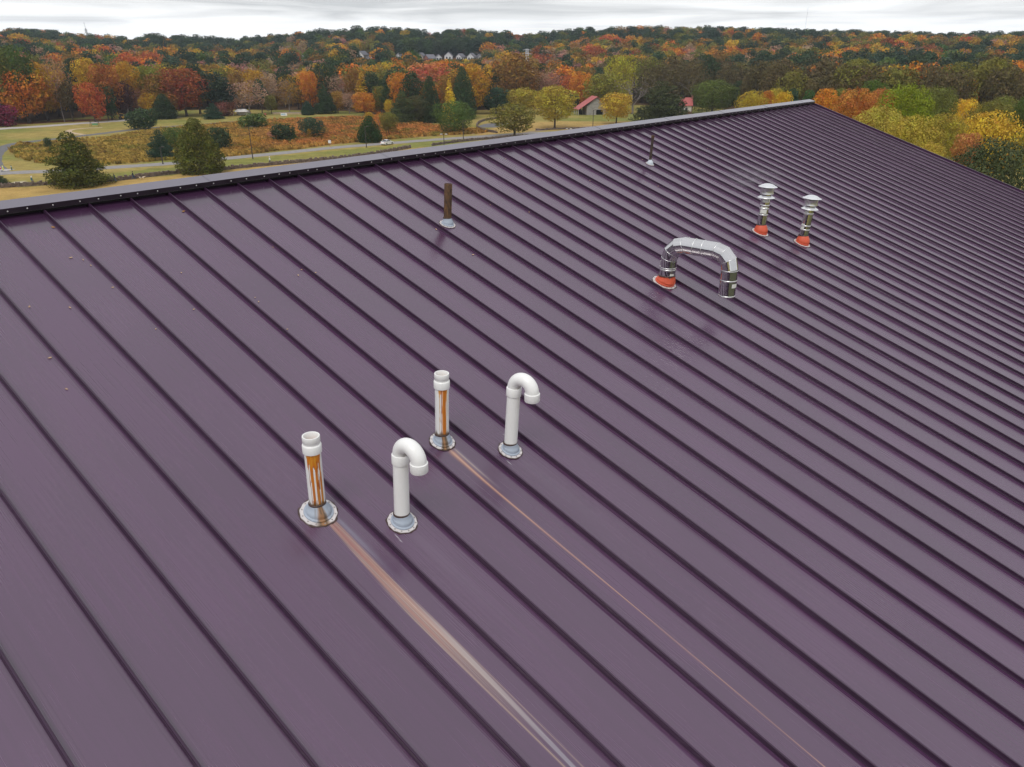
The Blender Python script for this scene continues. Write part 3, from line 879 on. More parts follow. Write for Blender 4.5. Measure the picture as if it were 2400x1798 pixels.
# the big return duct
def duct():
    B = foot(1556.3, 663)
    root = empty('return_duct', B, 'large shiny segmented steel duct bent back down towards the roof from a red boot', 'duct')
    r = .103
    e = Vector(EH)
    P = lambda a, z: e * a + Vector((0, 0, z))
    a0, a1, zt = .045, .878, .505
    pts = [P(a0 - .012, .06), P(a0, .33)]
    # gored elbows: straight pieces between mitred joints
    def gore(cx, cz, rad, s, e_, k):
        return [P(cx + rad * math.cos(math.radians(s + (e_ - s) * i / k)), cz + rad * math.sin(math.radians(s + (e_ - s) * i / k))) for i in range(k + 1)]
    rad = .205
    el1 = gore(a0 + rad, zt - rad + .035, rad, 180, 90, 3)
    el2 = gore(a1 - rad, zt - rad + .035, rad, 90, 0, 3)
    pts = [P(a0 - .014, .06), P(a0 - .004, .22)] + el1 + el2 + [P(a1 + .001, .20), P(a1 + .003, .0)]
    def seg(name, p, q, rr0, rr1, mat, n=40):
        m = MB(); m.tube([p, q], [rr0, rr1], n, cap=False); return m.build(name, mat, root, True, 60)
    # one mitred skin per piece so every joint is a real edge
    allr = []
    prev = None
    V = [Vector(p) for p in pts]; n = 44
    side = Vector(EX)
    for k, p in enumerate(V):
        if k == 0: d = V[1] - V[0]
        elif k == len(V) - 1: d = V[-1] - V[-2]
        else: d = (V[k + 1] - V[k]).normalized() + (V[k] - V[k - 1]).normalized()
        d.normalize(); b = d.cross(side).normalized()
        if 0 < k < len(V) - 1:
            c = (V[k + 1] - V[k]).normalized().dot((V[k] - V[k - 1]).normalized()); st = 1 / math.sqrt(max(.3, (1 + c) / 2))
        else: st = 1
        allr.append([p + side * (r * math.cos(t)) + b * (r * st * math.sin(t)) for t in [2 * math.pi * i / n for i in range(n)]])
    for k in range(len(V) - 1):
        m = MB(); c0, c1 = V[k], V[k + 1]
        g = 1.0 + (.006 if k % 2 else 0.0)
        m.loft([[c0 + (v - c0) * g for v in allr[k]], [c1 + (v - c1) * g for v in allr[k + 1]]])
        m.build('duct_segment', M_STEEL, root, True, 60)
    def band(p, d, w=.010):
        d = Vector(d).normalized(); M = Matrix.Translation(p) @ d.to_track_quat('Z', 'Y').to_matrix().to_4x4()
        m = MB(); m.lathe([(r, -w), (r + .0028, -w * .7), (r + .0034, 0), (r + .0028, w * .7), (r, w)], 44, M=M); m.build('band', M_STEEL2, root, True, 60)
    band(P(a0 - .005, .218), (0, 0, 1)); band(P(a0 - .006, .195), (0, 0, 1))
    for k in range(1, 4): band(el1[k - 1 if k < 3 else 3], (Vector(el1[min(k, 3)]) - Vector(el1[max(0, k - 2)])), .0035)
    for k in range(0, 3): band(el2[k], (Vector(el2[min(k + 1, 3)]) - Vector(el2[max(0, k - 1)])), .0035)
    band(P(a1 + .002, .205), (0, 0, 1)); band(P(a1 + .001, .33), (0, 0, 1), .006); band(P(a1 + .003, .008), (0, 0, 1), .010)
    mid = el1[-1]
    for f in (.34, .62): band(el1[-1].lerp(el2[0], f), el2[0] - el1[-1], .005)
    m = MB(); m.lathe([(.001, .06), (r * .97, .05)], 40, M=Matrix.Translation(P(a1 + .003, .0))); m.build('duct_mouth', M_DARK, root)
    T1 = Matrix.Translation(P(a0 - .010, 0)); T2 = Matrix.Translation(P(a1 + .002, 0))
    sticker(root, r, .124, .172, CAMAZ + .45, .62, T1)
    sticker(root, r + .001, .125, .175, CAMAZ + .62, .85, T2)
    for p in (P(a0 - .005, .30) - side * 0 + Vector((-r - .004, 0, 0)), P(a0 - .006, .235) + Vector((-r - .004, 0, 0)), el1[-1].lerp(el2[0], .12) + Vector((0, 0, r + .004)), el1[-1].lerp(el2[0], .34) + Vector((0, 0, r + .004))):
        m = MB(); m.lathe([(.007, -.006), (.007, .004), (.003, .007)], 8, M=Matrix.Translation(p), cap1=True); m.build('clamp_bolt', M_SCREW, root)
    boot(root, .160, r, .112, M_RED, 51, steps=False, crush=True, off=e * (a0 - .012))
duct()

# fallen leaves lying on the metal
M_TAN = pbr('dry_leaf_tan', (.52, .36, .22), .8, 0, .3, 40)
M_ORL = pbr('dry_leaf_orange', (.46, .22, .03), .8, 0, .3, 40)
def leaf_mesh(mat, k):
    m = MB(); rr = random.Random(k)
    pts = []
    for i in range(7):
        t = i / 6; w = .24 * math.sin(math.pi * t) ** .8 + .01
        cz = .22 * (t - .5) ** 2 + .03
        pts.append([(t - .5, -w, cz + .12 + rr.uniform(-.03, .03)), (t - .5, 0, cz), (t - .5, w, cz + .10 + rr.uniform(-.03, .03))])
    m.loft(pts, closed=False)
    m.loft([[Vector(p) + Vector((0, 0, .012)) for p in r_] for r_ in pts], closed=False)
    return m.mesh('fallen_leaf', mat)
LM = [leaf_mesh(M_TAN, 1), leaf_mesh(M_TAN, 2)]; LO = leaf_mesh(M_ORL, 3)
LEAVES = [(195, 610), (213, 623), (166, 605), (276, 672), (177, 719), (69, 720), (377, 769), (425, 640), (454, 726), (598, 698), (606, 708), (699, 646), (715, 631), (731, 642), (648, 578.5), (663.5, 775.5), (117, 840), (156, 913),
          (1108.6, 598), (1149, 481), (1028, 537), (1239.7, 498), (1185, 372.6), (1275, 366), (1382, 424), (1505, 374.6), (1545, 373), (1513, 428), (1542, 437), (1613, 392), (1660.6, 348), (1707.6, 342), (1708, 329), (1747.5, 387), (1712, 368)]
for k, (x, y) in enumerate(LEAVES + [(136, 532), (439, 495)]):
    orange = k >= len(LEAVES)
    u, s = roof_hit(x, y)
    fr = (u / PW) % 1
    if fr < .08 or fr > .92: u += .045 if fr < .08 else -.045
    o = link(bpy.data.objects.new('fallen_leaf', LO if orange else LM[k % 2]))
    o.location = roofpt(u, s, PN+.002)
    sz = R.uniform(.018, .034) * (1.6 if orange else 1)
    o.scale = (sz, sz, sz)
    o.rotation_mode = 'QUATERNION'
    o.rotation_quaternion = VN.to_track_quat('Z', 'Y') @ Matrix.Rotation(R.uniform(0, 6.28), 3, 'Z').to_quaternion()
    if orange:
        tag(o, ['orange leaf caught against the roof seam at the far left below the ridge cap', 'orange leaf caught against a roof seam a few panels in from the left'][k - len(LEAVES)], 'leaf', 'orange leaves on the roof')
    else:
        tag(o, 'tiny curled tan leaf lying loose on the purple metal roof', 'leaf', 'tan leaves scattered over the roof')

# ------------------------------------------------------------------ trees
def tube_np(mb, pts, r0, r1, n=6):
    k = len(pts)
    mb.tube(pts, [r0 + (r1 - r0) * i / (k - 1) for i in range(k)], n, cap=True)
def crown_mesh(name, lobes, nq, size, seed, mat, flat=.35, inner=.25, droop=0.0, tonevar=.14):
    """leaf clumps on and in the lobes (cx, cy, cz, rx, ry, rz)"""
    r = np.random.RandomState(seed)
    lb = np.array(lobes, float)
    area = (lb[:, 3] * lb[:, 4] * lb[:, 5]) ** (2 / 3)
    ids = r.choice(len(lb), nq * 2, p=area / area.sum())
    d = r.normal(size=(nq * 2, 3)); d /= np.linalg.norm(d, axis=1)[:, None]
    rad = np.where(r.rand(nq * 2) < inner, r.rand(nq * 2) ** .5, 1 + r.normal(size=nq * 2) * .07)
    bumpy = 1 + .14 * np.sin(d[:, 0] * 5 + ids) * np.sin(d[:, 1] * 5 + ids * 2) + .10 * np.sin(d[:, 2] * 7 + ids * 3)
    P = lb[ids, :3] + d * lb[ids, 3:6] * (rad * bumpy)[:, None]
    # drop most clumps that are buried in another lobe
    q = np.min(np.linalg.norm((P[:, None, :] - lb[None, :, :3]) / lb[None, :, 3:6], axis=2), axis=1)
    keep = (q > .80) | (r.rand(nq * 2) < .35)
    P, d, ids = P[keep][:nq], d[keep][:nq], ids[keep][:nq]
    n = len(P)
    nrm = d * (1 / lb[ids, 3:6]); nrm /= np.linalg.norm(nrm, axis=1)[:, None]
    nrm = nrm * (1 - flat) + r.normal(size=(n, 3)) * flat
    nrm /= np.linalg.norm(nrm, axis=1)[:, None]
    a = np.cross(nrm, r.normal(size=(n, 3))); a /= np.linalg.norm(a, axis=1)[:, None]
    b = np.cross(nrm, a)
    s = size * (.65 + .7 * r.rand(n))
    a *= s[:, None]; b *= (s * (.55 + .4 * r.rand(n)))[:, None]
    b[:, 2] -= droop * s
    V = np.stack([P - a * .5 - b * .2, P - b * .6 + a * .12, P + a * .55 + b * .1, P + b * .6 - a * .1], 1).reshape(-1, 3)
    me = bpy.data.meshes.new(name)
    me.vertices.add(n * 4); me.vertices.foreach_set('co', V.astype(np.float32).ravel())
    me.loops.add(n * 4); me.loops.foreach_set('vertex_index', np.arange(n * 4, dtype=np.int32))
    me.polygons.add(n); me.polygons.foreach_set('loop_start', np.arange(0, n * 4, 4, dtype=np.int32))
    me.update(calc_edges=True)
    clump = vnoise(P[:, 0] * .8 + 50, P[:, 1] * .8 + P[:, 2] * .9 + 80, seed)
    tone = (1 + (r.rand(n) - .5) * 2 * tonevar) * (.74 + .52 * clump)
    at = me.attributes.new('tone', 'FLOAT', 'FACE'); at.data.foreach_set('value', tone.astype(np.float32))
    me.materials.append(mat)
    return me
def limbs_mesh(name, h, r0, forks, seed, mat, top=.8, spread=.35, lean=.03, multi=1, n=7):
    rr = random.Random(seed); mb = MB()
    for q in range(multi):
        ang = rr.uniform(0, 6.28); ln = lean * h * (1 if multi == 1 else 6)
        pts = [(math.cos(ang) * ln * t * t + rr.uniform(-.02, .02) * h * t, math.sin(ang) * ln * t * t, h * top * t) for t in (0, .08, .25, .5, .75, 1)]
        k = r0 / (multi ** .5)
        mb.tube(pts, [k * 1.45, k * 1.05, k * .9, k * .68, k * .42, k * .12], n)
        for i in range(forks):
            t = rr.uniform(.28, .92); p = Vector(pts[0]).lerp(Vector(pts[-1]), t)
            a = rr.uniform(0, 6.28); ll = h * spread * (1.1 - t * .6) * rr.uniform(.6, 1.1)
            e = p + Vector((math.cos(a) * ll, math.sin(a) * ll, ll * rr.uniform(.35, .9)))
            m = p.lerp(e, .5) + Vector((0, 0, -.06 * ll))
            mb.tube([p, m, e], [k * .42 * (1.1 - t * .5), k * .26, k * .06], 5)
    return mb.mesh(name, mat, True)
def lobes_round(w, h, z0, k, seed, fat=.42):
    rr = random.Random(seed); out = [(0, 0, z0 + (h - z0) * .5, w * .33, w * .33, (h - z0) * .40)]
    for i in range(k):
        a = i * 2.399 + rr.uniform(-.4, .4); t = (i + .5) / k
        z = z0 + (h - z0) * (.14 + .74 * t)
        prof = math.sin(math.pi * min(1, .16 + .78 * (1 - t) ** .8 * 1.0)) if t > .5 else math.sin(math.pi * (.22 + .56 * t))
        rad = w * .5 * prof * rr.uniform(.52, .74); s = w * .5 * rr.uniform(.30, .48) * (.7 + .5 * prof)
        out.append((math.cos(a) * rad, math.sin(a) * rad, z, s, s, s * rr.uniform(.68, .95)))
    out.append((rr.uniform(-.05, .05) * w, 0, h - (h - z0) * .14, w * .19, w * .19, (h - z0) * .15))
    return out
def lobes_cone(w, h, k, seed, pw=.75, z0=.0):
    rr = random.Random(seed); out = []
    for i in range(k):
        t = (i + .3) / k; z = z0 + (h - z0) * t * .95
        rad = w * .5 * (1 - t) ** pw
        m = max(1, int(5 * (1 - t) + 1))
        for j in range(m):
            a = rr.uniform(0, 6.28)
            out.append((math.cos(a) * rad * .52, math.sin(a) * rad * .52, z + rr.uniform(-.03, .03) * h + h * .05, rad * .56 + .08 * w, rad * .56 + .08 * w, h / k * .95))
    return out
def lobes_pine(w, h, k, seed):
    rr = random.Random(seed); out = []
    for i in range(k):
        t = i / (k - 1); z = h * (.44 + .48 * t); a = i * 2.4 + rr.uniform(-.5, .5)
        rad = w * .5 * math.sin(math.pi * (.30 + .62 * t)) * rr.uniform(.35, .68)
        s = w * rr.uniform(.19, .27) * (1.1 - .25 * t)
        out.append((math.cos(a) * rad, math.sin(a) * rad, z, s * 1.1, s * 1.1, s * .72))
    return out
PROTO = {}
def proto(kind, crown, trunk, w, h):
    PROTO.setdefault(kind, []).append((crown, trunk, w, h))
for q in range(4):
    proto('round', crown_mesh('crown', lobes_round(12, 15, 2.2, 15, 100 + q), 4600, .48, 200 + q, M_LEAF), limbs_mesh('trunk', 15, .30, 7, 300 + q, M_BARK), 12, 15)
for q in range(2):
    proto('oval', crown_mesh('crown', lobes_round(9, 12, 2.0, 20, 120 + q), 6000, .34, 220 + q, M_LEAF, .30), limbs_mesh('trunk', 12, .22, 6, 320 + q, M_BARK), 9, 12)
for q in range(2):
    proto('dome', crown_mesh('crown', lobes_round(12, 12, .6, 30, 125 + q), 11000, .30, 225 + q, M_LEAF, .22, .15), limbs_mesh('trunk', 12, .30, 6, 325 + q, M_BARK), 12, 12)
for q in range(3):
    proto('pine', crown_mesh('crown', lobes_pine(9, 20, 15, 130 + q), 3400, .48, 230 + q, M_LEAF, .5), limbs_mesh('trunk', 20, .27, 8, 330 + q, M_BARK, .93, .14), 9, 20)
def lobes_egg(w, h, seed):
    rr = random.Random(seed); out = []
    for i in range(10):
        t = (i + .35) / 10; rad = w * .5 * (min(1, .80 + t) if t < .2 else ((1 - t) / .8) ** .50)
        m = max(1, int(11 * rad / (w * .5)))
        for j in range(m):
            a = 6.283 * j / m + i * .9 + rr.uniform(-.2, .2); s = rr.uniform(.11, .16) * w
            out.append((math.cos(a) * max(0, rad - s), math.sin(a) * max(0, rad - s), h * t + .02 * h, s, s, s * 1.5))
    return out
for q in range(3):
    proto('cedar', crown_mesh('crown', lobes_egg(8, 12, 142) if q == 2 else lobes_cone(8, 12, 11, 140 + q, (.62, .8, .5)[q]), 15000, .25, 240 + q, M_LEAF, .42, .3, .25, .12), limbs_mesh('trunk', 12, .2, 3, 340 + q, M_BARK, .8, .1), 8, 12)
for q in range(2):
    proto('bush', crown_mesh('crown', lobes_round(6, 5, .15, 13, 150 + q), 2400, .36, 250 + q, M_LEAF), limbs_mesh('trunk', 5, .12, 6, 350 + q, M_BARK), 6, 5)
proto('poplar', crown_mesh('crown', lobes_cone(5, 18, 14, 160, .8, 1.2), 2200, .45, 260, M_LEAF), limbs_mesh('trunk', 18, .2, 4, 360, M_BARK), 5, 18)
def bare_mesh(name, h, seed, mat, depth=4):
    rr = random.Random(seed); mb = MB()
    def grow(p, d, ln, r, k):
        q = p + d * ln; mid = p + d * ln * .5 + Vector((rr.uniform(-1, 1), rr.uniform(-1, 1), 0)) * ln * .06
        mb.tube([p, mid, q], [r, r * .8, r * .6], 6 if k > 2 else 4, cap=False)
        if k == 0: return
        for _ in range(rr.choice((2, 3, 3)) if k > 1 else 3):
            ax = Vector((rr.uniform(-1, 1), rr.uniform(-1, 1), rr.uniform(-.2, .3))).normalized()
            nd = (d + ax * rr.uniform(.45, .8)).normalized(); nd.z = max(nd.z, -.05)
            grow(p + d * ln * rr.uniform(.6, 1), nd.normalized(), ln * rr.uniform(.6, .82), r * .55, k - 1)
    grow(Vector((0, 0, 0)), Vector((.03, .02, 1)).normalized(), h * .30, h * .020, depth)
    return mb.mesh(name, mat, True)
for q in range(2):
    lb = lobes_round(10, 14, 3.5, 12, 170 + q)
    proto('bare', crown_mesh('crown', lb, 500, .24, 270 + q, M_LEAF, .8, .6), bare_mesh('trunk', 14, 370 + q, M_BARKG, 5), 10, 14)
    proto('wispy', crown_mesh('crown', lb, 1500, .40, 280 + q, M_LEAF, .7, .6), bare_mesh('trunk', 14, 380 + q, M_BARKG, 4), 10, 14)

PAL = dict(pine=(.042, .064, .036), dkgreen=(.046, .070, .028), cedar=(.095, .105, .016), bluegreen=(.042, .080, .044), green=(.085, .125, .026), bright=(.200, .240, .016), olive=(.165, .150, .028),
           bronze=(.240, .130, .026), rust=(.270, .075, .026), redor=(.430, .110, .034), orange=(.520, .190, .026), amber=(.420, .230, .022), gold=(.500, .320, .030), yellow=(.560, .380, .030),
           ygreen=(.330, .285, .030), tan=(.340, .215, .140), pink=(.390, .180, .140), maroon=(.085, .034, .030), magenta=(.210, .028, .065), brown=(.108, .080, .032), grey=(.26, .20, .18), pear=(.370, .285, .038))
ADJ = {}
def place_tree(kind, base, w, h, colr, label, group=None, name=None, cat='tree', v=None):
    pr = PROTO[kind]; c, t, pw_, ph_ = pr[R.randrange(len(pr)) if v is None else v]
    nm = name or dict(round='broadleaf_tree', oval='broadleaf_tree', dome='broadleaf_tree', pine='pine_tree', cedar='cedar_tree', bush='shrub', poplar='narrow_tree', bare='bare_tree', wispy='thinning_tree')[kind]
    root = empty(nm, base, label, cat, group, R.uniform(0, 6.28))
    s = (w / pw_, w / pw_, h / ph_)
    for n_, me in (('trunk', t), ('crown', c)):
        o = link(bpy.data.objects.new(n_, me), root)
        o.scale = s
        if n_ == 'crown' and s[2] > s[0] * 1.25 and kind in ('dome', 'oval', 'round', 'bush'):   # a tall tree carries its head high
            o.scale = (s[0], s[1], s[0] * 1.25); o.location = (0, 0, h - s[0] * 1.25 * ph_)
        j = R.uniform(.92, 1.08)
        o.color = (colr[0] * j, colr[1] * j * R.uniform(.95, 1.05), colr[2] * j, 1)
    return root
TREES = []                                                     # (px, ytop, ybase px) of hand placed trees, kept clear of the fill
def tree(px, yb, yt, wpx, kind, colr, label, Y=None, **kw):
    if Y is None:
        b = at_ground(px, yb)
    else:
        b = at_Y(px, 300, Y); b[2] = float(ground_h(b[0], b[1]))
    top = at_Y(px, yt, b[1])
    w = wpx * math.hypot(b[1], ZC - top[2]) / F * 1.0
    TREES.append((px, b[0], b[1], w))
    return place_tree(kind, b - np.array([0, 0, .15]), w * (1.02 if Y is None else .94), max(1.0, top[2] - b[2]), PAL[colr] if isinstance(colr, str) else colr, label, **kw)

# --- trees and shrubs of the park
tree(180, 434, 309, 128, 'cedar', 'cedar', 'big shaggy olive green cedar rising over the stone wall at the left', v=1)
tree(472, 406, 287, 112, 'cedar', (0.102, 0.111, 0.018), 'big dense olive cedar in front of the road, right of the two walkers', v=2)
tree(-8, 440, 402, 50, 'cedar', 'dkgreen', 'dark evergreen cut off by the left edge beside the stone wall')
tree(337, 305, 254, 62, 'bush', 'dkgreen', 'round dark green cedar bush by the loop path', name='cedar_bush', cat='bush')
tree(388, 280, 224, 55, 'cedar', 'dkgreen', 'dark green cone shaped cedar on the lawn below the woods')
tree(500, 280, 242, 42, 'cedar', 'bluegreen', 'small dark cedar standing alone on the far lawn, left of a reddish bush')
tree(529, 273, 238, 37, 'bush', (0.240, 0.090, 0.068), 'rounded reddish brown bush at the edge of the woods', cat='bush')
tree(378, 374, 303, 56, 'cedar', 'bluegreen', 'blue green cedar in the meadow left of the big dense cedar')
tree(415, 352, 299, 54, 'round', 'green', 'green tree tucked behind the big dense cedar in the meadow')
tree(520, 352, 298, 48, 'bush', 'dkgreen', 'dark scrubby bush with reddish twigs right of the big dense cedar', cat='bush')
tree(597, 302, 266, 58, 'bush', 'green', 'wide low round green bush at the top of the rusty meadow', cat='bush')
tree(590, 350, 318, 36, 'wispy', 'amber', 'thin yellow brown sapling in the meadow behind a lamp post')
tree(116, 352, 321, 17, 'round', 'dkgreen', 'little lollipop sapling on a thin stem by the big shaggy cedar')
tree(664, 331, 292, 50, 'bush', 'dkgreen', 'dark bushy cedar clump low in the rusty meadow, left of a taller one', cat='bush')
tree(690, 331, 309, 18, 'cedar', 'green', 'small green cone shrub beside the dark cedar clump')
tree(733, 327, 276, 56, 'round', 'bluegreen', 'taller dark green pine bush in the rusty meadow with a tan sapling before it')
tree(727, 328, 300, 14, 'wispy', 'amber', 'tan sapling in front of the taller dark pine bush')
tree(760, 322, 295, 24, 'wispy', 'olive', 'thin olive shrub at the right of the taller dark pine bush')
tree(640, 330, 306, 22, 'wispy', 'pink', 'twiggy reddish grey shrub left of the dark cedar clump')
tree(868, 336, 276, 58, 'cedar', (0.039, 0.072, 0.021), 'dense dark green teardrop cedar right behind the white car', v=2)
tree(912, 318, 262, 40, 'oval', 'olive', 'olive brown rounded tree behind the teardrop cedar')
tree(1066, 313, 236, 76, 'dome', 'green', 'bright green leafy tree at the right end of the meadow')
tree(890, 300, 262, 28, 'wispy', 'orange', 'small orange sapling behind the teardrop cedar')
tree(866, 285, 262, 22, 'round', 'gold', 'small golden sapling at the far side of the meadow')
# --- pear trees and others round the barn
tree(1226, 268, 207, 76, 'oval', 'pear', 'olive yellow tree with a second one before it, left of the barn')
tree(1206, 322, 243, 96, 'round', 'olive', 'low branching green olive tree in front just beyond the roof ridge')
tree(1300, 301, 199, 84, 'oval', 'pear', 'neat oval olive yellow tree with a bare stem, left of the barn')
tree(1444, 291, 216, 66, 'oval', (0.465, 0.300, 0.039), 'neat bright yellow tree hiding the right side of the barn')
tree(1550, 286, 190, 106, 'cedar', (0.066, 0.078, 0.024), 'broad dark olive cedar between the barn and the small red roofed house')
tree(1668, 268, 186, 92, 'dome', (0.115, 0.150, 0.026), 'big round dark green tree beside the small red roofed house')
tree(1726, 260, 188, 36, 'round', 'dkgreen', 'dark green tree half hidden behind the big round one')
tree(1209, 255, 127, 104, 'round', 'bronze', 'great round bronze oak with an orange crown rising above the pear trees')
tree(1112, 268, 150, 88, 'round', 'amber', 'big amber yellow tree left of the bronze oak')
tree(1240, 250, 172, 52, 'bare', 'grey', 'grey leafless tree in front of the bronze oak')
tree(1163, 268, 204, 64, 'round', 'bluegreen', 'low lush green tree behind the olive yellow pear trees')
tree(1408, 262, 172, 76, 'round', (0.225, 0.210, 0.033), 'yellow green tree leaning over the barn roof')
tree(1452, 258, 131, 60, 'round', 'ygreen', 'tall yellow green tree above the barn')
tree(1482, 268, 166, 84, 'bare', 'grey', 'large pale leafless tree with twisted limbs right of the barn')
tree(1340, 262, 220, 30, 'bush', 'dkgreen', 'dark green shrub at the barn corner', cat='bush')
tree(1360, 258, 168, 50, 'round', 'orange', 'orange tree behind the neat oval tree left of the barn')
tree(1290, 252, 160, 50, 'wispy', 'pink', 'pinkish thinning tree right of the bronze oak')
tree(1330, 255, 172, 46, 'wispy', 'redor', 'red orange thinning tree behind the neat oval tree')
tree(1620, 262, 140, 70, 'wispy', 'brown', 'dark brown thinning tree behind the small house')
tree(1540, 262, 140, 80, 'wispy', 'brown', 'dark brown thinning tree behind the broad olive cedar')
# --- left woods, front row
tree(12, 292, 102, 84, 'round', 'olive', 'tall olive green tree at the far left edge of the woods')
tree(72, 290, 104, 66, 'round', 'green', 'tall green tree rising behind the big orange one')
tree(114, 285, 149, 100, 'round', 'amber', 'big amber tree merging with the orange one at the left')
tree(68, 290, 160, 88, 'round', 'orange', 'vivid orange tree in front of the woods at the left')
tree(152, 287, 124, 48, 'wispy', (0.375, 0.195, 0.105), 'grey barked thinning tree with an orange top, right of the amber tree')
tree(172, 287, 190, 40, 'round', 'brown', 'brownish narrow tree low beside the grey barked one')
tree(196, 276, 132, 52, 'pine', 'pine', 'dark pine showing between the autumn trees at the left')
tree(226, 278, 137, 58, 'round', 'gold', 'golden topped tree above a red orange one, left woods')
tree(224, 286, 192, 62, 'round', 'redor', 'red orange tree at the roadside under the golden one')
tree(264, 281, 150, 62, 'round', (0.360, 0.128, 0.027), 'rust orange tree in the left woods, tall and narrow')
tree(255, 283, 198, 46, 'round', 'dkgreen', 'dark green roadside tree right of the red orange one')
tree(310, 276, 144, 54, 'round', 'amber', 'amber tree left of the olive green one')
tree(298, 279, 192, 42, 'round', 'maroon', 'very dark maroon tree by the roadside')
tree(330, 276, 208, 42, 'wispy', 'pink', 'pale pink thinning tree right of the dark maroon one')
tree(366, 272, 152, 66, 'round', (0.180, 0.180, 0.030), 'yellowish green tree standing over the bronze one')
tree(374, 274, 175, 64, 'round', 'bronze', 'bronze tree left of the big rust red tree')
tree(360, 278, 218, 40, 'round', 'amber', 'low amber tree behind the cone shaped cedar')
tree(438, 273, 162, 98, 'round', 'rust', 'big rust red tree, the darkest red of the front row')
tree(402, 276, 215, 40, 'round', 'bronze', 'small bronze tree at the foot of the big rust red one')
tree(512, 272, 164, 72, 'pine', 'pine', 'broad dark pine right of the big rust red tree')
tree(530, 272, 190, 56, 'pine', 'pine', 'lower dark pine beside the broad one')
tree(470, 268, 144, 60, 'pine', 'pine', 'dark pine rising behind the big rust red tree')
tree(588, 270, 188, 84, 'wispy', 'tan', 'pinkish tan thinning tree right of the dark pines')
tree(8, 297, 247, 56, 'bush', 'magenta', 'magenta red small tree at the left edge by the pale road', cat='tree', name='broadleaf_tree')
tree(545, 268, 225, 30, 'wispy', 'pink', 'twiggy pink shrub below the pinkish tan tree')
# --- middle woods, front row
tree(615, 266, 184, 30, 'pine', 'bluegreen', 'slim blue green pine in front of the tan woods')
tree(637, 267, 222, 28, 'round', 'olive', 'small olive tree by the white tent')
tree(680, 266, 190, 44, 'wispy', 'bronze', 'bronze thinning tree behind the banner')
tree(722, 270, 238, 30, 'cedar', 'bluegreen', 'small dark cedar where the beige wall ends')
tree(763, 268, 199, 42, 'cedar', 'dkgreen', 'tall dark cedar left of a small orange tree')
tree(793, 266, 213, 30, 'round', (0.330, 0.180, 0.033), 'small orange topped tree right of the tall dark cedar')
tree(820, 268, 215, 34, 'wispy', 'tan', 'tan thinning tree between two orange ones')
tree(855, 272, 216, 48, 'round', 'orange', 'orange tree at the back of the meadow')
tree(884, 268, 205, 16, 'poplar', 'orange', 'slender orange sapling tree right of the orange tree')
tree(913, 278, 232, 22, 'round', 'gold', 'small golden tree behind the olive brown one')
tree(948, 290, 214, 64, 'cedar', (0.075, 0.093, 0.030), 'dark green cedar grown with a wider one, left of the yellow spire tree')
tree(982, 288, 222, 60, 'dome', (0.090, 0.087, 0.033), 'dark brownish green round tree beside the cedars')
tree(1010, 288, 187, 54, 'cedar', 'dkgreen', 'tall dark green cedar left of the yellow spire tree')
tree(1056, 292, 180, 30, 'poplar', 'yellow', 'slim pointed bright yellow spire tree')
tree(1086, 280, 166, 62, 'cedar', 'dkgreen', 'dark evergreen right of the yellow spire tree')
tree(1012, 262, 150, 108, 'round', (0.495, 0.158, 0.068), 'broad salmon orange tree crown behind the dark cedars')
tree(835, 262, 158, 44, 'round', 'bronze', 'bronze tree in the middle of the woods')
tree(852, 264, 163, 36, 'poplar', 'amber', 'amber narrow tree right of the bronze one')
tree(876, 262, 165, 44, 'pine', 'dkgreen', 'dark pine with pale trunks in the middle woods')
tree(760, 258, 145, 56, 'round', 'dkgreen', 'dark green tree high in the middle woods')
tree(730, 262, 168, 36, 'round', 'orange', 'orange brown tree low in the tan woods')
# --- trees past the gable end, right of the roof
tree(1755, 300, 211, 66, 'dome', 'pear', 'olive yellow tree peeping over the end of the ridge cap', Y=190)
tree(1790, 300, 211, 40, 'round', (0.420, 0.150, 0.030), 'orange brown tree between two yellow ones over the ridge cap', Y=205)
tree(1808, 300, 205, 46, 'dome', 'pear', 'olive yellow tree behind the orange one over the ridge cap', Y=215)
tree(1826, 300, 214, 44, 'round', 'gold', 'golden orange tree nearest the end of the ridge cap', Y=185)
tree(1848, 320, 203, 46, 'pine', 'bluegreen', 'dark green young pine left of the roof peak', Y=225)
tree(1886, 320, 206, 50, 'pine', (0.053, 0.112, 0.033), 'bright green young pine behind the roof peak', Y=215)
tree(1924, 330, 208, 58, 'round', (0.510, 0.203, 0.030), 'bright orange tree just right of the roof peak', Y=165)
tree(1957, 330, 206, 42, 'dome', (0.150, 0.158, 0.038), 'dull green tree between two orange ones', Y=180)
tree(1996, 340, 205, 92, 'dome', (0.405, 0.158, 0.036), 'large rust orange tree right of the roof peak', Y=150)
tree(2054, 340, 206, 66, 'dome', (0.420, 0.158, 0.045), 'salmon orange tree behind the bright yellow green one', Y=170)
tree(2027, 320, 186, 56, 'round', 'green', 'green tree showing over the rust orange one', Y=200)
tree(2112, 340, 196, 114, 'dome', 'bright', 'vivid yellow green tree, the brightest past the gable', Y=140)
tree(2186, 340, 202, 82, 'dome', (0.128, 0.135, 0.030), 'dull olive green round tree right of the vivid one', Y=165)
tree(2060, 380, 248, 108, 'dome', (0.398, 0.307, 0.054), 'pale yellow tree standing before the vivid green one', Y=128)
tree(2138, 420, 268, 128, 'dome', (0.413, 0.307, 0.045), 'big pale yellow tree closest to the roof edge in the middle', Y=118)
tree(2212, 420, 265, 92, 'dome', (0.300, 0.247, 0.033), 'olive yellow tree joined to the big pale yellow one', Y=122)
tree(2194, 420, 332, 66, 'dome', (0.405, 0.300, 0.045), 'low yellow tree right against the roof edge', Y=104)
tree(2252, 360, 231, 62, 'dome', (0.600, 0.398, 0.033), 'small clear yellow tree farther back at the right', Y=185)
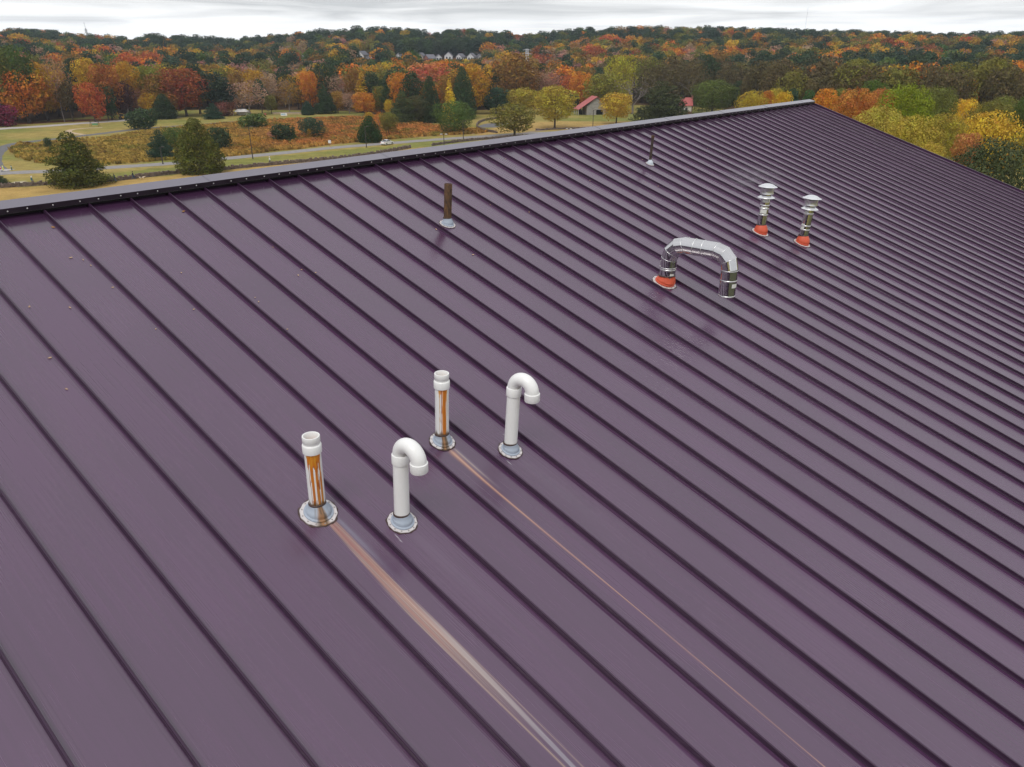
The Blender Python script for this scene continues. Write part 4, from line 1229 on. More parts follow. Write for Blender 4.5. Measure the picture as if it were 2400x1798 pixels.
tree(2240, 360, 262, 50, 'bare', 'grey', 'bare grey thicket behind the yellow trees at the right', Y=150, cat='bush')
tree(2308, 360, 236, 84, 'dome', 'olive', 'olive tree behind the deep yellow one at the right', Y=165)
tree(2340, 360, 224, 60, 'dome', (0.158, 0.162, 0.036), 'dull green tree high at the right edge', Y=190)
tree(2322, 400, 258, 148, 'dome', (0.495, 0.323, 0.033), 'broad deep yellow tree at the right', Y=128)
tree(2278, 420, 310, 62, 'round', (0.450, 0.188, 0.068), 'small orange bush tree below the deep yellow one', Y=112)
tree(2352, 440, 322, 168, 'dome', (0.069, 0.084, 0.033), 'large dark green tree low at the right edge against the roof', Y=100)
tree(2404, 400, 222, 66, 'dome', 'green', 'green tree cut off by the right edge above the dark one', Y=150)
tree(2425, 420, 300, 90, 'dome', 'ygreen', 'yellow green tree cut off by the right edge', Y=125)

# ------------------------------------------------------------------ houses on the hill
M_HWALL = pbr('house_wall_white', (.74, .74, .75), .7, 0, .04, 1)
M_HTAN = pbr('house_wall_tan', (.50, .42, .36), .7, 0, .05, 1)
M_HROOF = pbr('house_roof_grey', (.17, .165, .19), .8, 0, .12, 2)
M_HBRICK = pbr('house_wall_brick', (.30, .13, .10), .8, 0, .12, 2)
M_GLASS = pbr('window_glass', (.03, .035, .045), .1, 0, .1, 1)
HOUSES = [(705, 137, 26, 'tan', .5, 'tan gabled house half hidden in the hill woods, leftmost of the far houses'), (851, 133, 30, 'white', 1.2, 'white house with a grey roof left of the main cluster'), (868, 136, 20, 'white', 1.9, 'small white house close to the right of a white one'),
          (936, 132, 22, 'white', 1.4, 'white house peeping through trees between two groups'), (988, 133, 24, 'tan', 1.3, 'tan gabled house at the left of the hill cluster'), (1008, 141, 30, 'brick', .8, 'house with a wide grey roof in front of the cluster'), (1028, 136, 24, 'white', 1.75, 'house with a grey roof and pale wall in mid cluster'),
          (1052, 135, 30, 'white', 1.57, 'bright white house with a steep gable facing the park'), (1080, 135, 24, 'white', 1.1, 'white house just right of the steep gabled one'), (1106, 137, 28, 'white', 1.3, 'white gabled house second from the right of the cluster'), (1124, 135, 22, 'white', 1.9, 'small white house rightmost on the hill')]
HPOS = []
def house(px, py, wpx, wall, rz, label):
    d = at_ground(px, py + 8)
    Y = d[1]; w = wpx * Y / F * .70; dp = w * .8; hw = w * .50; hr = hw + w * .34
    root = empty('far_house', d - np.array([0, 0, .3]), label, 'house', 'houses on the far hill', rz)
    mw = dict(white=M_HWALL, tan=M_HTAN, brick=M_HBRICK)[wall]
    m = MB()
    prof = [(-dp / 2, 0), (dp / 2, 0), (dp / 2, hw), (0, hr), (-dp / 2, hw)]
    m.loft([[(x, y, z) for y, z in prof] for x in (-w / 2, w / 2)], cap0=True, cap1=True); m.build('wall', mw, root)
    e = .5; k = (hr - hw) / (dp / 2)
    for s in (-1, 1):
        m = MB(); y0, y1 = s * (dp / 2 + e), 0
        m.loft([[(x, s * (dp / 2 + e), hw - e * k + .05), (x, 0, hr + .05), (x, 0, hr + .40), (x, s * (dp / 2 + e), hw - e * k + .40)] for x in (-w / 2 - e, w / 2 + e)], cap0=True, cap1=True); m.build('roof', M_HROOF, root)
    for sx, sy, ax in ((-.25, -1, 0), (.25, -1, 0), (-.25, 1, 0), (.25, 1, 0), (-1, -.2, 1), (-1, .2, 1), (1, -.2, 1), (1, .2, 1)):
        m = MB()
        if ax == 0: m.box((sx * w, sy * dp / 2, hw * .58), (1.5, .16, 1.9))
        else: m.box((sx * w / 2, sy * dp, hw * .62), (.16, 1.5, 1.9))
        m.build('window', M_GLASS, root)
    HPOS.append((px, d[0], d[1], py, wpx, w))
for hspec in HOUSES: house(*hspec)

# ------------------------------------------------------------------ woods: the front rows tree by tree, the hillsides behind as one mass
REG = [  # (column, mix of (kind, colour, weight)) for the nearer woods
    (0, [('round', 'olive', 3), ('round', 'orange', 2), ('round', 'amber', 2), ('pine', 'pine', 3), ('round', 'green', 2), ('wispy', 'tan', 1)]),
    (330, [('round', 'amber', 2), ('round', 'bronze', 2), ('pine', 'pine', 3), ('round', 'redor', 2), ('round', 'olive', 2), ('wispy', 'pink', 1)]),
    (600, [('wispy', 'tan', 4), ('wispy', 'pink', 3), ('round', 'olive', 2), ('round', 'amber', 2), ('pine', 'dkgreen', 2), ('round', 'bronze', 2)]),
    (850, [('round', 'olive', 3), ('pine', 'dkgreen', 4), ('round', 'bronze', 2), ('wispy', 'tan', 2), ('round', 'amber', 2), ('round', 'orange', 1)]),
    (1150, [('round', 'bronze', 2), ('wispy', 'pink', 3), ('round', 'orange', 2), ('pine', 'dkgreen', 2), ('wispy', 'tan', 2), ('round', 'olive', 1)]),
    (1500, [('round', 'brown', 4), ('wispy', 'brown', 4), ('round', 'olive', 1), ('pine', 'dkgreen', 1)]),
    (2100, [('round', 'brown', 4), ('wispy', 'brown', 3), ('round', 'olive', 2), ('pine', 'pine', 1)]),
    (2400, [('wispy', 'pink', 2), ('round', 'brown', 2), ('pine', 'pine', 2), ('round', 'olive', 2), ('round', 'orange', 1)])]
FAR = [('round', 'olive', 5), ('round', 'bronze', 3), ('round', 'orange', 2.2), ('round', 'amber', 2.2), ('round', 'redor', .7), ('round', 'rust', .9), ('wispy', 'tan', 2.2), ('wispy', 'pink', 1.2), ('pine', 'pine', 6), ('pine', 'dkgreen', 4), ('round', 'dkgreen', 2), ('round', 'green', 1.5), ('round', 'gold', .7)]
LABELS = {('round', 'olive'): 'olive green broadleaf tree in the mixed woods behind the front row', ('round', 'orange'): 'orange autumn tree in the mixed woods behind the front row', ('round', 'amber'): 'amber autumn tree in the mixed woods behind the front row', ('pine', 'pine'): 'dark pine in the mixed woods behind the front row',
          ('round', 'green'): 'green broadleaf tree in the mixed woods behind the front row', ('wispy', 'tan'): 'pale tan thinning tree in the mixed woods behind the front row', ('round', 'bronze'): 'bronze broadleaf tree in the mixed woods behind the front row', ('round', 'redor'): 'red orange tree in the mixed woods behind the front row',
          ('wispy', 'pink'): 'pinkish thinning tree in the mixed woods behind the front row', ('pine', 'dkgreen'): 'deep green pine in the mixed woods behind the front row', ('round', 'brown'): 'dark brown broadleaf tree in the strip of woods behind the barn and roof', ('wispy', 'brown'): 'dark brown thinning tree in the strip of woods behind the barn and roof'}
def pick(mix, r):
    t = r.rand() * sum(m[2] for m in mix)
    for m in mix:
        t -= m[2]
        if t <= 0: return m
    return mix[-1]
HK = {'round': (12.5, 17), 'pine': (10.5, 18.5), 'wispy': (11.5, 16)}
cand = []
Yc = 262.0
while Yc < YCREST + 75:
    sp = np.interp(Yc, [260, 500, 900, 1500], [9.0, 10.5, 11.5, 13.5])
    for X in np.arange(-.80 * Yc - 25, .80 * Yc + 25, sp):
        x = X + NR.uniform(-.42, .42) * sp; y = Yc + NR.uniform(-.42, .42) * sp
        c = float(col_of(x, y))
        if y < np.interp(c, EDGE_X, EDGE_Y) + 3: continue
        cand.append((x, y, c))
    Yc += sp * .92
front, mass = [], []
GH = ground_h(np.array([c[0] for c in cand]), np.array([c[1] for c in cand]))
for (x, y, c), z in zip(cand, GH):
    z = float(z)
    if any(abs(x - hx) < hw * .75 and abs(y - hy) < hw * .8 for _, hx, hy, _, _, hw in HPOS): continue
    far = sstep(430, 620, y - (np.interp(c, EDGE_X, EDGE_Y) - 400))
    i = int(np.searchsorted([q[0] for q in REG], c)) - 1
    near_mix = REG[max(0, min(len(REG) - 1, i + (1 if i + 1 < len(REG) and NR.rand() < (c - REG[max(i, 0)][0]) / max(1, REG[min(i + 1, len(REG) - 1)][0] - REG[max(i, 0)][0]) else 0)))][1]
    if NR.rand() < far:
        # stands of pine and hardwood alternate over the hills, pine on the crests
        st = vnoise(np.array([x / 95]), np.array([y / 120]), 55)[0] + .30 * sstep(760, 960, y) - .05
        mix = [(k, q, w * ((2.6 if st > .56 else .45) if k == 'pine' or 'green' in q else (.5 if st > .56 else 1.25))) for k, q, w in FAR]
    else:
        mix = near_mix
    k, q, _ = pick(mix, NR)
    w, h = HK[k]; s = NR.uniform(.74, 1.22)
    w *= s * NR.uniform(.9, 1.12) * (1 + .12 * sstep(500, 900, y)); h *= s
    edge_d = y - np.interp(c, EDGE_X, EDGE_Y)
    if c > 1450 and edge_d < 45: h *= 1.28; w *= 1.1
    top = proj(np.array([x, y, z + h]))
    hid = False
    for hpx, hx, hy, hpy, hw_px, hw in HPOS:                    # the clearing in front of each house
        if abs(top[0] - hpx) < hw_px * .5 + 7 and hy - 330 < y < hy + 5 and top[1] < hpy + 1:
            need = at_Y(top[0], hpy + 2 + NR.uniform(0, 3), y)[2] - z
            if need > 5: w *= max(.6, need / h); h = need
            else: hid = True
    if hid: continue
    if edge_d < 26 and any(abs(x - tx) < tw * .38 and abs(y - ty) < 9 for _, tx, ty, tw in TREES): continue
    (front if (edge_d < 90 and -60 < top[0] < 2460) else mass).append((edge_d, x, y, z, w, h, k, q))
front.sort(key=lambda f: f[0])
N_FRONT = 300 - len(TREES)
mass += front[N_FRONT:]
front = front[:N_FRONT]
for e_, x, y, z, w, h, k, q in front:
    lab = LABELS[(k, q)] if (k, q) in LABELS else 'dark green broadleaf tree in the mixed woods behind the front row' if q in ('dkgreen',) else q + ' coloured tree in the mixed woods behind the front row'
    c = float(col_of(x, y))
    where = 'woods at the left behind the pale road' if c < 500 else 'woods in the middle beyond the meadow' if c < 1100 else 'woods behind the barn and pear trees' if c < 1500 else 'woods behind the roof peak' if c < 2000 else 'woods at the right behind the yellow trees'
    kind_of = lab.split(' in the ')[0]
    place_tree(k, (x, y, z - .2), w, h, PAL[q], kind_of + ' standing in the ' + where, group=kind_of + 's in the ' + where)

def forest_mass(items):
    pc = bpy.data.collections.new('forest_kinds')               # never linked to the scene: only the mass draws on it
    kinds = {}
    specs = [('round', q) for q in range(4)] + [('pine', q) for q in range(3)] + [('wispy', q) for q in range(2)]
    for j, (k, q) in enumerate(specs):
        if k == 'round': me = crown_mesh('crown_mass', lobes_round(12, 15, 1.0, 14, 500 + q), 1500, .85, 600 + q, M_LEAFI, .32, .12); dims = (12, 15)
        elif k == 'pine': me = crown_mesh('crown_mass', lobes_pine(9, 20, 13, 520 + q), 1100, .80, 620 + q, M_LEAFI, .42, .12); dims = (9, 20)
        else: me = crown_mesh('crown_mass', lobes_round(10, 14, 1.5, 12, 540 + q), 1000, .70, 640 + q, M_LEAFI, .6, .3); dims = (10, 14)
        o = bpy.data.objects.new('kind_%02d' % j, me); pc.objects.link(o)
        kinds.setdefault(k, []).append((j, dims))
    n = len(items)
    co = np.zeros((n, 3)); sc = np.zeros((n, 3)); rot = np.zeros((n, 3)); ix = np.zeros(n, int); cl = np.ones((n, 4))
    for i, (_, x, y, z, w, h, k, q) in enumerate(items):
        j, d = kinds[k][NR.randint(len(kinds[k]))]
        co[i] = (x, y, z - .2); sc[i] = (w / d[0], w / d[0], h / d[1]); rot[i, 2] = NR.uniform(0, 6.28); ix[i] = j
        v = NR.uniform(.8, 1.2); c = np.array(PAL[q]); c = c * v * NR.uniform(.9, 1.1, 3)
        cl[i, :3] = c
    me = bpy.data.meshes.new('forest')
    me.from_pydata(co.tolist(), [], [])
    for nm, typ, dat, key in (('scl', 'FLOAT_VECTOR', sc, 'vector'), ('rot', 'FLOAT_VECTOR', rot, 'vector'), ('col', 'FLOAT_COLOR', cl, 'color')):
        a = me.attributes.new(nm, typ, 'POINT'); a.data.foreach_set(key, dat.astype(np.float32).ravel())
    a = me.attributes.new('idx', 'INT', 'POINT'); a.data.foreach_set('value', ix.astype(np.int32))
    o = link(bpy.data.objects.new('forest', me))
    tag(o, kind='stuff')
    g = bpy.data.node_groups.new('forest', 'GeometryNodeTree')
    g.interface.new_socket('Geometry', in_out='INPUT', socket_type='NodeSocketGeometry')
    g.interface.new_socket('Geometry', in_out='OUTPUT', socket_type='NodeSocketGeometry')
    gi, go = N(g, 'NodeGroupInput'), N(g, 'NodeGroupOutput')
    ci = N(g, 'GeometryNodeCollectionInfo'); ci.inputs['Collection'].default_value = pc
    ci.inputs['Separate Children'].default_value = True; ci.inputs['Reset Children'].default_value = True
    ip = N(g, 'GeometryNodeInstanceOnPoints'); ip.inputs['Pick Instance'].default_value = True
    def na(nm, t):
        x = N(g, 'GeometryNodeInputNamedAttribute', data_type=t); x.inputs['Name'].default_value = nm
        return x.outputs[0]
    L(g, gi.outputs[0], ip.inputs['Points']); L(g, ci.outputs[0], ip.inputs['Instance'])
    L(g, na('idx', 'INT'), ip.inputs['Instance Index']); L(g, na('scl', 'FLOAT_VECTOR'), ip.inputs['Scale'])
    e2r = N(g, 'FunctionNodeEulerToRotation'); L(g, na('rot', 'FLOAT_VECTOR'), e2r.inputs[0]); L(g, e2r.outputs[0], ip.inputs['Rotation'])
    L(g, ip.outputs[0], go.inputs[0])
    md = o.modifiers.new('scatter', 'NODES'); md.node_group = g
    return o
forest_mass(mass)
print('front', len(front), 'hand', len(TREES), 'mass', len(mass))

# ------------------------------------------------------------------ tall meadow grass
def meadow_grass():
    P = np.array(MEADOW); lo, hi = P.min(0), P.max(0)
    n = int((hi[0] - lo[0]) * (hi[1] - lo[1]) / .62)
    x = NR.uniform(lo[0], hi[0], n); y = NR.uniform(lo[1], hi[1], n)
    m = inpoly(x, y, MEADOW); x, y = x[m], y[m]
    dens = fbm(x / 9, y / 9, 71)
    m = NR.rand(len(x)) < np.clip(dens * 1.9 - .15, .25, 1); x, y = x[m], y[m]
    n = len(x)
    c_, p_ = proj(np.stack([x, y, ground_h(x, y)], -1))
    h = (.62 + .75 * fbm(x / 6, y / 6, 72)) * (.6 + .6 * NR.rand(n))
    gold = np.array([.50, .35, .09]); rust = np.array([.60, .265, .085]); grn = np.array([.235, .23, .05]); dk = np.array([.27, .14, .06])
    k = np.clip((c_ - 420) / 330, 0, 1) * np.clip(1 - (c_ - 1000) / 150, .35, 1)
    patch = fbm(x / 17 + 9, y / 14, 73); patch2 = fbm(x / 7, y / 5 + 4, 74)
    k = np.clip(k * (.55 + .9 * patch) , 0, 1)
    band = np.clip((p_ - np.interp(c_, [0, 500, 700, 1000], [372, 362, 338, 312])) / 8, 0, 1)   # yellow green fringe towards the road
    k = k * (1 - .6 * band)
    col = gold * (1 - k[:, None]) + rust * k[:, None]
    g = np.clip((patch2 - .52) * 4, 0, .75)[:, None]; col = col * (1 - g) + grn * g
    d = np.clip((fbm(x / 4, y / 4, 75) - .6) * 5, 0, .6)[:, None]; col = col * (1 - d) + dk * d
    col = col * (.52 + .85 * NR.rand(n))[:, None]
    V, Fc, Cc = [], [], []
    z = ground_h(x, y)
    q = 3
    ang = NR.uniform(0, np.pi, n)
    Vs = np.zeros((n, q, 4, 3)); 
    for j in range(q):
        a = ang + j * np.pi / q
        w = .40 + .3 * NR.rand(n); lean = NR.normal(size=(n, 2)) * .16
        dx, dy = np.cos(a) * w, np.sin(a) * w
        hh = h * NR.uniform(.7, 1.1, n)
        Vs[:, j, 0] = np.stack([x - dx * .6, y - dy * .6, z - .05], -1); Vs[:, j, 1] = np.stack([x + dx * .6, y + dy * .6, z - .05], -1)
        Vs[:, j, 2] = np.stack([x + dx + lean[:, 0], y + dy + lean[:, 1], z + hh], -1); Vs[:, j, 3] = np.stack([x - dx * .3 + lean[:, 0], y - dy * .3 + lean[:, 1], z + hh * .75], -1)
    Vs = Vs.reshape(-1, 3); nq = n * q
    me = bpy.data.meshes.new('meadow_grass')
    me.vertices.add(nq * 4); me.vertices.foreach_set('co', Vs.astype(np.float32).ravel())
    me.loops.add(nq * 4); me.loops.foreach_set('vertex_index', np.arange(nq * 4, dtype=np.int32))
    me.polygons.add(nq); me.polygons.foreach_set('loop_start', np.arange(0, nq * 4, 4, dtype=np.int32))
    me.update(calc_edges=True)
    cc = np.repeat(np.concatenate([col, np.ones((n, 1))], 1), q * 4, axis=0)
    a = me.attributes.new('stain', 'FLOAT_COLOR', 'POINT'); a.data.foreach_set('color', cc.astype(np.float32).ravel())
    m, t, p = new_mat('meadow_grass')
    c = attr_n(t, 'stain').outputs['Color']; L(t, c, p.inputs['Base Color']); p.inputs['Roughness'].default_value = .9; p.inputs['Specular IOR Level'].default_value = .1
    tr = N(t, 'ShaderNodeBsdfTranslucent'); L(t, c, tr.inputs['Color'])
    mxs = N(t, 'ShaderNodeMixShader'); mxs.inputs[0].default_value = .4
    o = [n_ for n_ in t.nodes if n_.type == 'OUTPUT_MATERIAL'][0]
    L(t, p.outputs[0], mxs.inputs[1]); L(t, tr.outputs[0], mxs.inputs[2]); L(t, mxs.outputs[0], o.inputs['Surface'])
    me.materials.append(m)
    tag(link(bpy.data.objects.new('meadow_grass', me)), kind='stuff')
meadow_grass()

# ------------------------------------------------------------------ dry stone walls
M_STONE = pbr('field_stone', (.165, .125, .105), .9, 0, .45, 1.3, bump=.4)
def stone_wall(pts, label, hgt=.85, seed=1):
    P = smooth_line([at_z(x, y, 0)[:2] for x, y in pts], 10)
    seg = np.linalg.norm(np.diff(P, axis=0), axis=1); cum = np.concatenate([[0], np.cumsum(seg)]); tot = cum[-1]
    rr = random.Random(seed)
    root = empty('stone_wall', (P[len(P) // 2][0], P[len(P) // 2][1], 0), label, 'wall')
    o3 = Vector((P[len(P) // 2][0], P[len(P) // 2][1], 0))
    m = MB()
    for row in range(3):
        t = rr.uniform(0, .3)
        while t < tot - .2:
            w = rr.uniform(.30, .75)
            p = np.array([np.interp(t + w / 2, cum, P[:, 0]), np.interp(t + w / 2, cum, P[:, 1])]); q = np.array([np.interp(min(tot, t + w), cum, P[:, 0]), np.interp(min(tot, t + w), cum, P[:, 1])])
            dv = q - p; rz = math.atan2(dv[1], dv[0]) + rr.uniform(-.12, .12)
            hz = hgt / 3 * rr.uniform(.8, 1.15) * (1 if row < 2 else rr.choice((.4, .8, 1.2, 1.6)))
            z = hgt / 3 * row + hz / 2
            b = len(m.v)
            m.box((p[0] - o3.x + rr.uniform(-.06, .06), p[1] - o3.y + rr.uniform(-.06, .06), z + float(ground_h(p[0], p[1]))), (w * .96, .55 * rr.uniform(.8, 1.15), hz), rz)
            for i in range(b, len(m.v)):
                v = m.v[i]; m.v[i] = (v[0] + rr.uniform(-.05, .05), v[1] + rr.uniform(-.05, .05), v[2] + rr.uniform(-.04, .04))
            t += w
    tag(m.build('stones', M_STONE, root), kind='stuff')
stone_wall([(-90, 449), (-20, 442), (60, 437), (140, 432), (250, 426.5), (340, 416), (430, 406), (520, 399), (600, 391), (730, 379), (850, 367), (962, 347)], 'long low dry stone wall running across the lawn just beyond the ridge', .95, 1)
stone_wall([(1012, 342), (1060, 335), (1110, 329.5), (1190, 323), (1260, 320), (1340, 315), (1420, 311)], 'second stone wall that starts after the gap beside the double lamp', .8, 2)
stone_wall([(1172, 278), (1145, 281), (1126, 287), (1118, 295), (1124, 303), (1140, 308), (1165, 312)], 'curved stone wall round the paved circle at the end of the meadow', .8, 3)
stone_wall([(1255, 306), (1300, 304), (1345, 302), (1390, 301)], 'short far stone wall behind the oval trees, above the ridge', .6, 4)

# ------------------------------------------------------------------ barn and small house
M_LOG = pbr('weathered_log', (.44, .41, .38), .9, 0, .40, 1.6, stretch=(.5, 2, 5))
M_REDROOF = pbr('red_metal_roof', (.42, .085, .080), .45, 0, .10, 1.5)
M_SHADOW = pbr('interior_shade', (.02, .017, .015), .9)  # near black: the shade inside the barn put into the colour
def barn():
    b = at_ground(1392, 268.5); k = b[1] / F * 1.02
    rz = .20
    root = empty('log_barn', b, 'weathered grey log barn with a red metal roof and an open lean-to', 'barn', rz=rz)
    W, D = 42 * k, 34 * k; He, Ha = 17.5 * k, 36 * k; LT = 20 * k; hl = 10.5 * k
    m = MB(); rr = random.Random(4)
    doorw, doorh = 15 * k, 10.5 * k; dcx = 7 * k
    def gable_half(z):
        return W / 2 if z < He else W / 2 * max(0, (Ha - z) / (Ha - He))
    zs = np.linspace(0, Ha, 22); dz = zs[1] - zs[0]
    for z in zs[:-1]:
        hw = gable_half(z + dz * .5)
        if hw < .2: continue
        spans = [(-hw, hw)] if z > doorh else [(-hw, dcx - doorw / 2), (dcx + doorw / 2, hw)]
        for a, c in spans:
            m.box(((a + c) / 2, -D / 2 + rr.uniform(-.03, .03), z + dz / 2), (c - a, .22, dz * .70))
        m.box((0, D / 2, z + dz / 2), (2 * hw, .22, dz * .88))
        if z < He:
            for s in (-1, 1): m.box((s * W / 2, 0, z + dz / 2), (.22, D, dz * .88))
    tag(m.build('log_wall', M_LOG, root), kind='stuff')
    m = MB(); m.loft([[(x, y, z) for x, z in ((-W / 2 + .2, 0), (dcx - doorw / 2, 0), (dcx - doorw / 2, doorh), (dcx + doorw / 2, doorh), (dcx + doorw / 2, 0), (W / 2 - .2, 0), (W / 2 - .2, He), (0, Ha - .4), (-W / 2 + .2, He))] for y in (-D / 2 + .02, -D / 2 + .08)], cap0=True, cap1=True)
    m.build('chinking', pbr('dark_chinking', (.13, .115, .105), .95), root)
    m = MB(); m.box((dcx, -D / 2 + 1.4, doorh * .5), (doorw * 1.1, .1, doorh)); m.build('doorway_shade', M_SHADOW, root)  # dark sheet standing in for the shade behind the door opening
    m = MB(); m.box((dcx, -D / 2 - .06, doorh + .15), (doorw + .5, .3, .3)); m.build('lintel', M_LOG, root)
    m = MB(); m.box((dcx + .3, -D / 2 - .16, 19 * k), (7.5 * k, .08, 9 * k)); m.build('loft_door', pbr('grey_door', (.25, .225, .21), .9, 0, .2, 3), root)
    m = MB(); m.box((-W / 2 - LT * .35, 2, 4.5 * k), (.15, D * .7, 9 * k)); m.build('lean_to_shade', M_SHADOW, root)  # dark sheet in the open lean-to, carrying its shade as colour
    for y in (-D / 2 + .3, 0, D / 2 - .3):
        m = MB(); m.box((-W / 2 - LT + .3, y, hl / 2), (.28, .28, hl)); m.build('post', M_LOG, root)
    th = .18
    sl = (Ha - He) / (W / 2)
    for nm, pts in (('roof', [(-W / 2 - LT, hl), (0, Ha)]), ('roof', [(0, Ha), (W / 2 + .5, He - .5 * sl)])):
        m = MB(); (xa, za), (xb, zb) = pts
        m.loft([[(xa, y, za + .05), (xb, y, zb + .05), (xb, y, zb + .05 + th), (xa, y, za + .05 + th)] for y in (-D / 2 - .9, D / 2 + .9)], cap0=True, cap1=True)
        m.build(nm, M_REDROOF, root)
barn()
def small_house():
    b = at_ground(1605, 268); k = b[1] / F * 1.02
    root = empty('small_house', b, 'small pale house with a red roof and a brick chimney by the big round tree', 'house', rz=-.12)
    W, D, He, Ha = 24 * k, 22 * k, 18.5 * k, 32 * k
    m = MB(); prof = [(-D / 2, 0), (D / 2, 0), (D / 2, He), (0, Ha - .3), (-D / 2, He)]
    m.loft([[(x, y, z) for y, z in prof] for x in (-W / 2, W / 2)], cap0=True, cap1=True); m.build('wall', pbr('limewash', (.58, .55, .50), .85, 0, .1, 1), root)
    for s in (-1, 1):
        m = MB(); m.loft([[(x, s * (D / 2 + .5), He - .45), (x, 0, Ha), (x, 0, Ha + .2), (x, s * (D / 2 + .5), He - .25)] for x in (-W / 2 - .5, W / 2 + .5)], cap0=True, cap1=True); m.build('roof', M_REDROOF, root)
    m = MB(); m.box((W / 2 + .1, 0, Ha * .55), (.9, 1.1, Ha * 1.1)); m.box((W / 2 + .1, 0, Ha * 1.1 + .15), (1.15, 1.35, .3)); m.build('chimney', M_HBRICK, root)
    for x in (-W * .28, W * .05):
        f = MB(); f.box((x, -D / 2 - .05, 8 * k), (1.3, .12, 2.6)); fo = f.build('window', pbr('window_frame', (.20, .20, .21), .7), root)
        g = MB(); g.box((x, -D / 2 - .12, 8 * k), (1.0, .06, 2.2)); g.build('pane', M_GLASS, fo)
    m = MB(); m.box((0, -D / 2 - .06, .6), (W * 1.02, .14, 1.2)); m.build('foundation', M_HBRICK, root)
small_house()

# ------------------------------------------------------------------ park furniture
M_POLE = pbr('dark_pole', (.055, .045, .042), .6, .2, .2, 3)
M_LAMP = pbr('lamp_head', (.62, .62, .60), .4, 0, .05, 3)
def lamp(px, yb, yt, label, double=False, Y=None):
    b = at_ground(px, yb) if Y is None else at_Y(px, 300, Y)
    if Y is not None: b[2] = float(ground_h(b[0], b[1]))
    h = at_Y(px, yt, b[1])[2] - b[2]
    root = empty('lamp_post', b, label, 'lamp post', 'lamp posts along the park road')
    m = MB(); m.tube([(0, 0, 0), (0, 0, h)], [.16, .10], 8); m.build('pole', M_POLE, root)
    m = MB(); m.lathe([(.26, 0), (.26, .12), (.18, .22)], 10, cap1=True); m.build('base', M_POLE, root)
    for s in ((-1, 1) if double else (1,)):
        m = MB(); m.tube([(0, 0, h - .2), (s * .5, 0, h + .05)], .05, 6); m.build('arm', M_POLE, root)
        m = MB(); m.loft([[(s * .35, -.2, h), (s * 1.25, -.16, h), (s * 1.25, .16, h), (s * .35, .2, h)], [(s * .45, -.14, h + .2), (s * 1.15, -.1, h + .16), (s * 1.15, .1, h + .16), (s * .45, .14, h + .2)]], cap0=True, cap1=True); m.build('lamp_head', M_LAMP if double else M_POLE, root)
lamp(593, 373.5, 297, 'slim dark lamp post before the rusty meadow, left of the white sign')
lamp(383, 389, 345, 'slim dark lamp post in front of the blue green cedar')
lamp(859, 346, 297, 'slim dark lamp post in front of the teardrop cedar by the car')
lamp(1086, 329, 284, 'slim dark lamp post before the bright green leafy tree')
lamp(1041, 345, 315, 'lamp post with two pale heads standing in the gap of the walls', True)
lamp(1389, 306, 258, 'slim dark lamp post in front of the log barn')
lamp(1333, 311, 302, 'lamp post with two pale heads barely showing over the ridge', True)

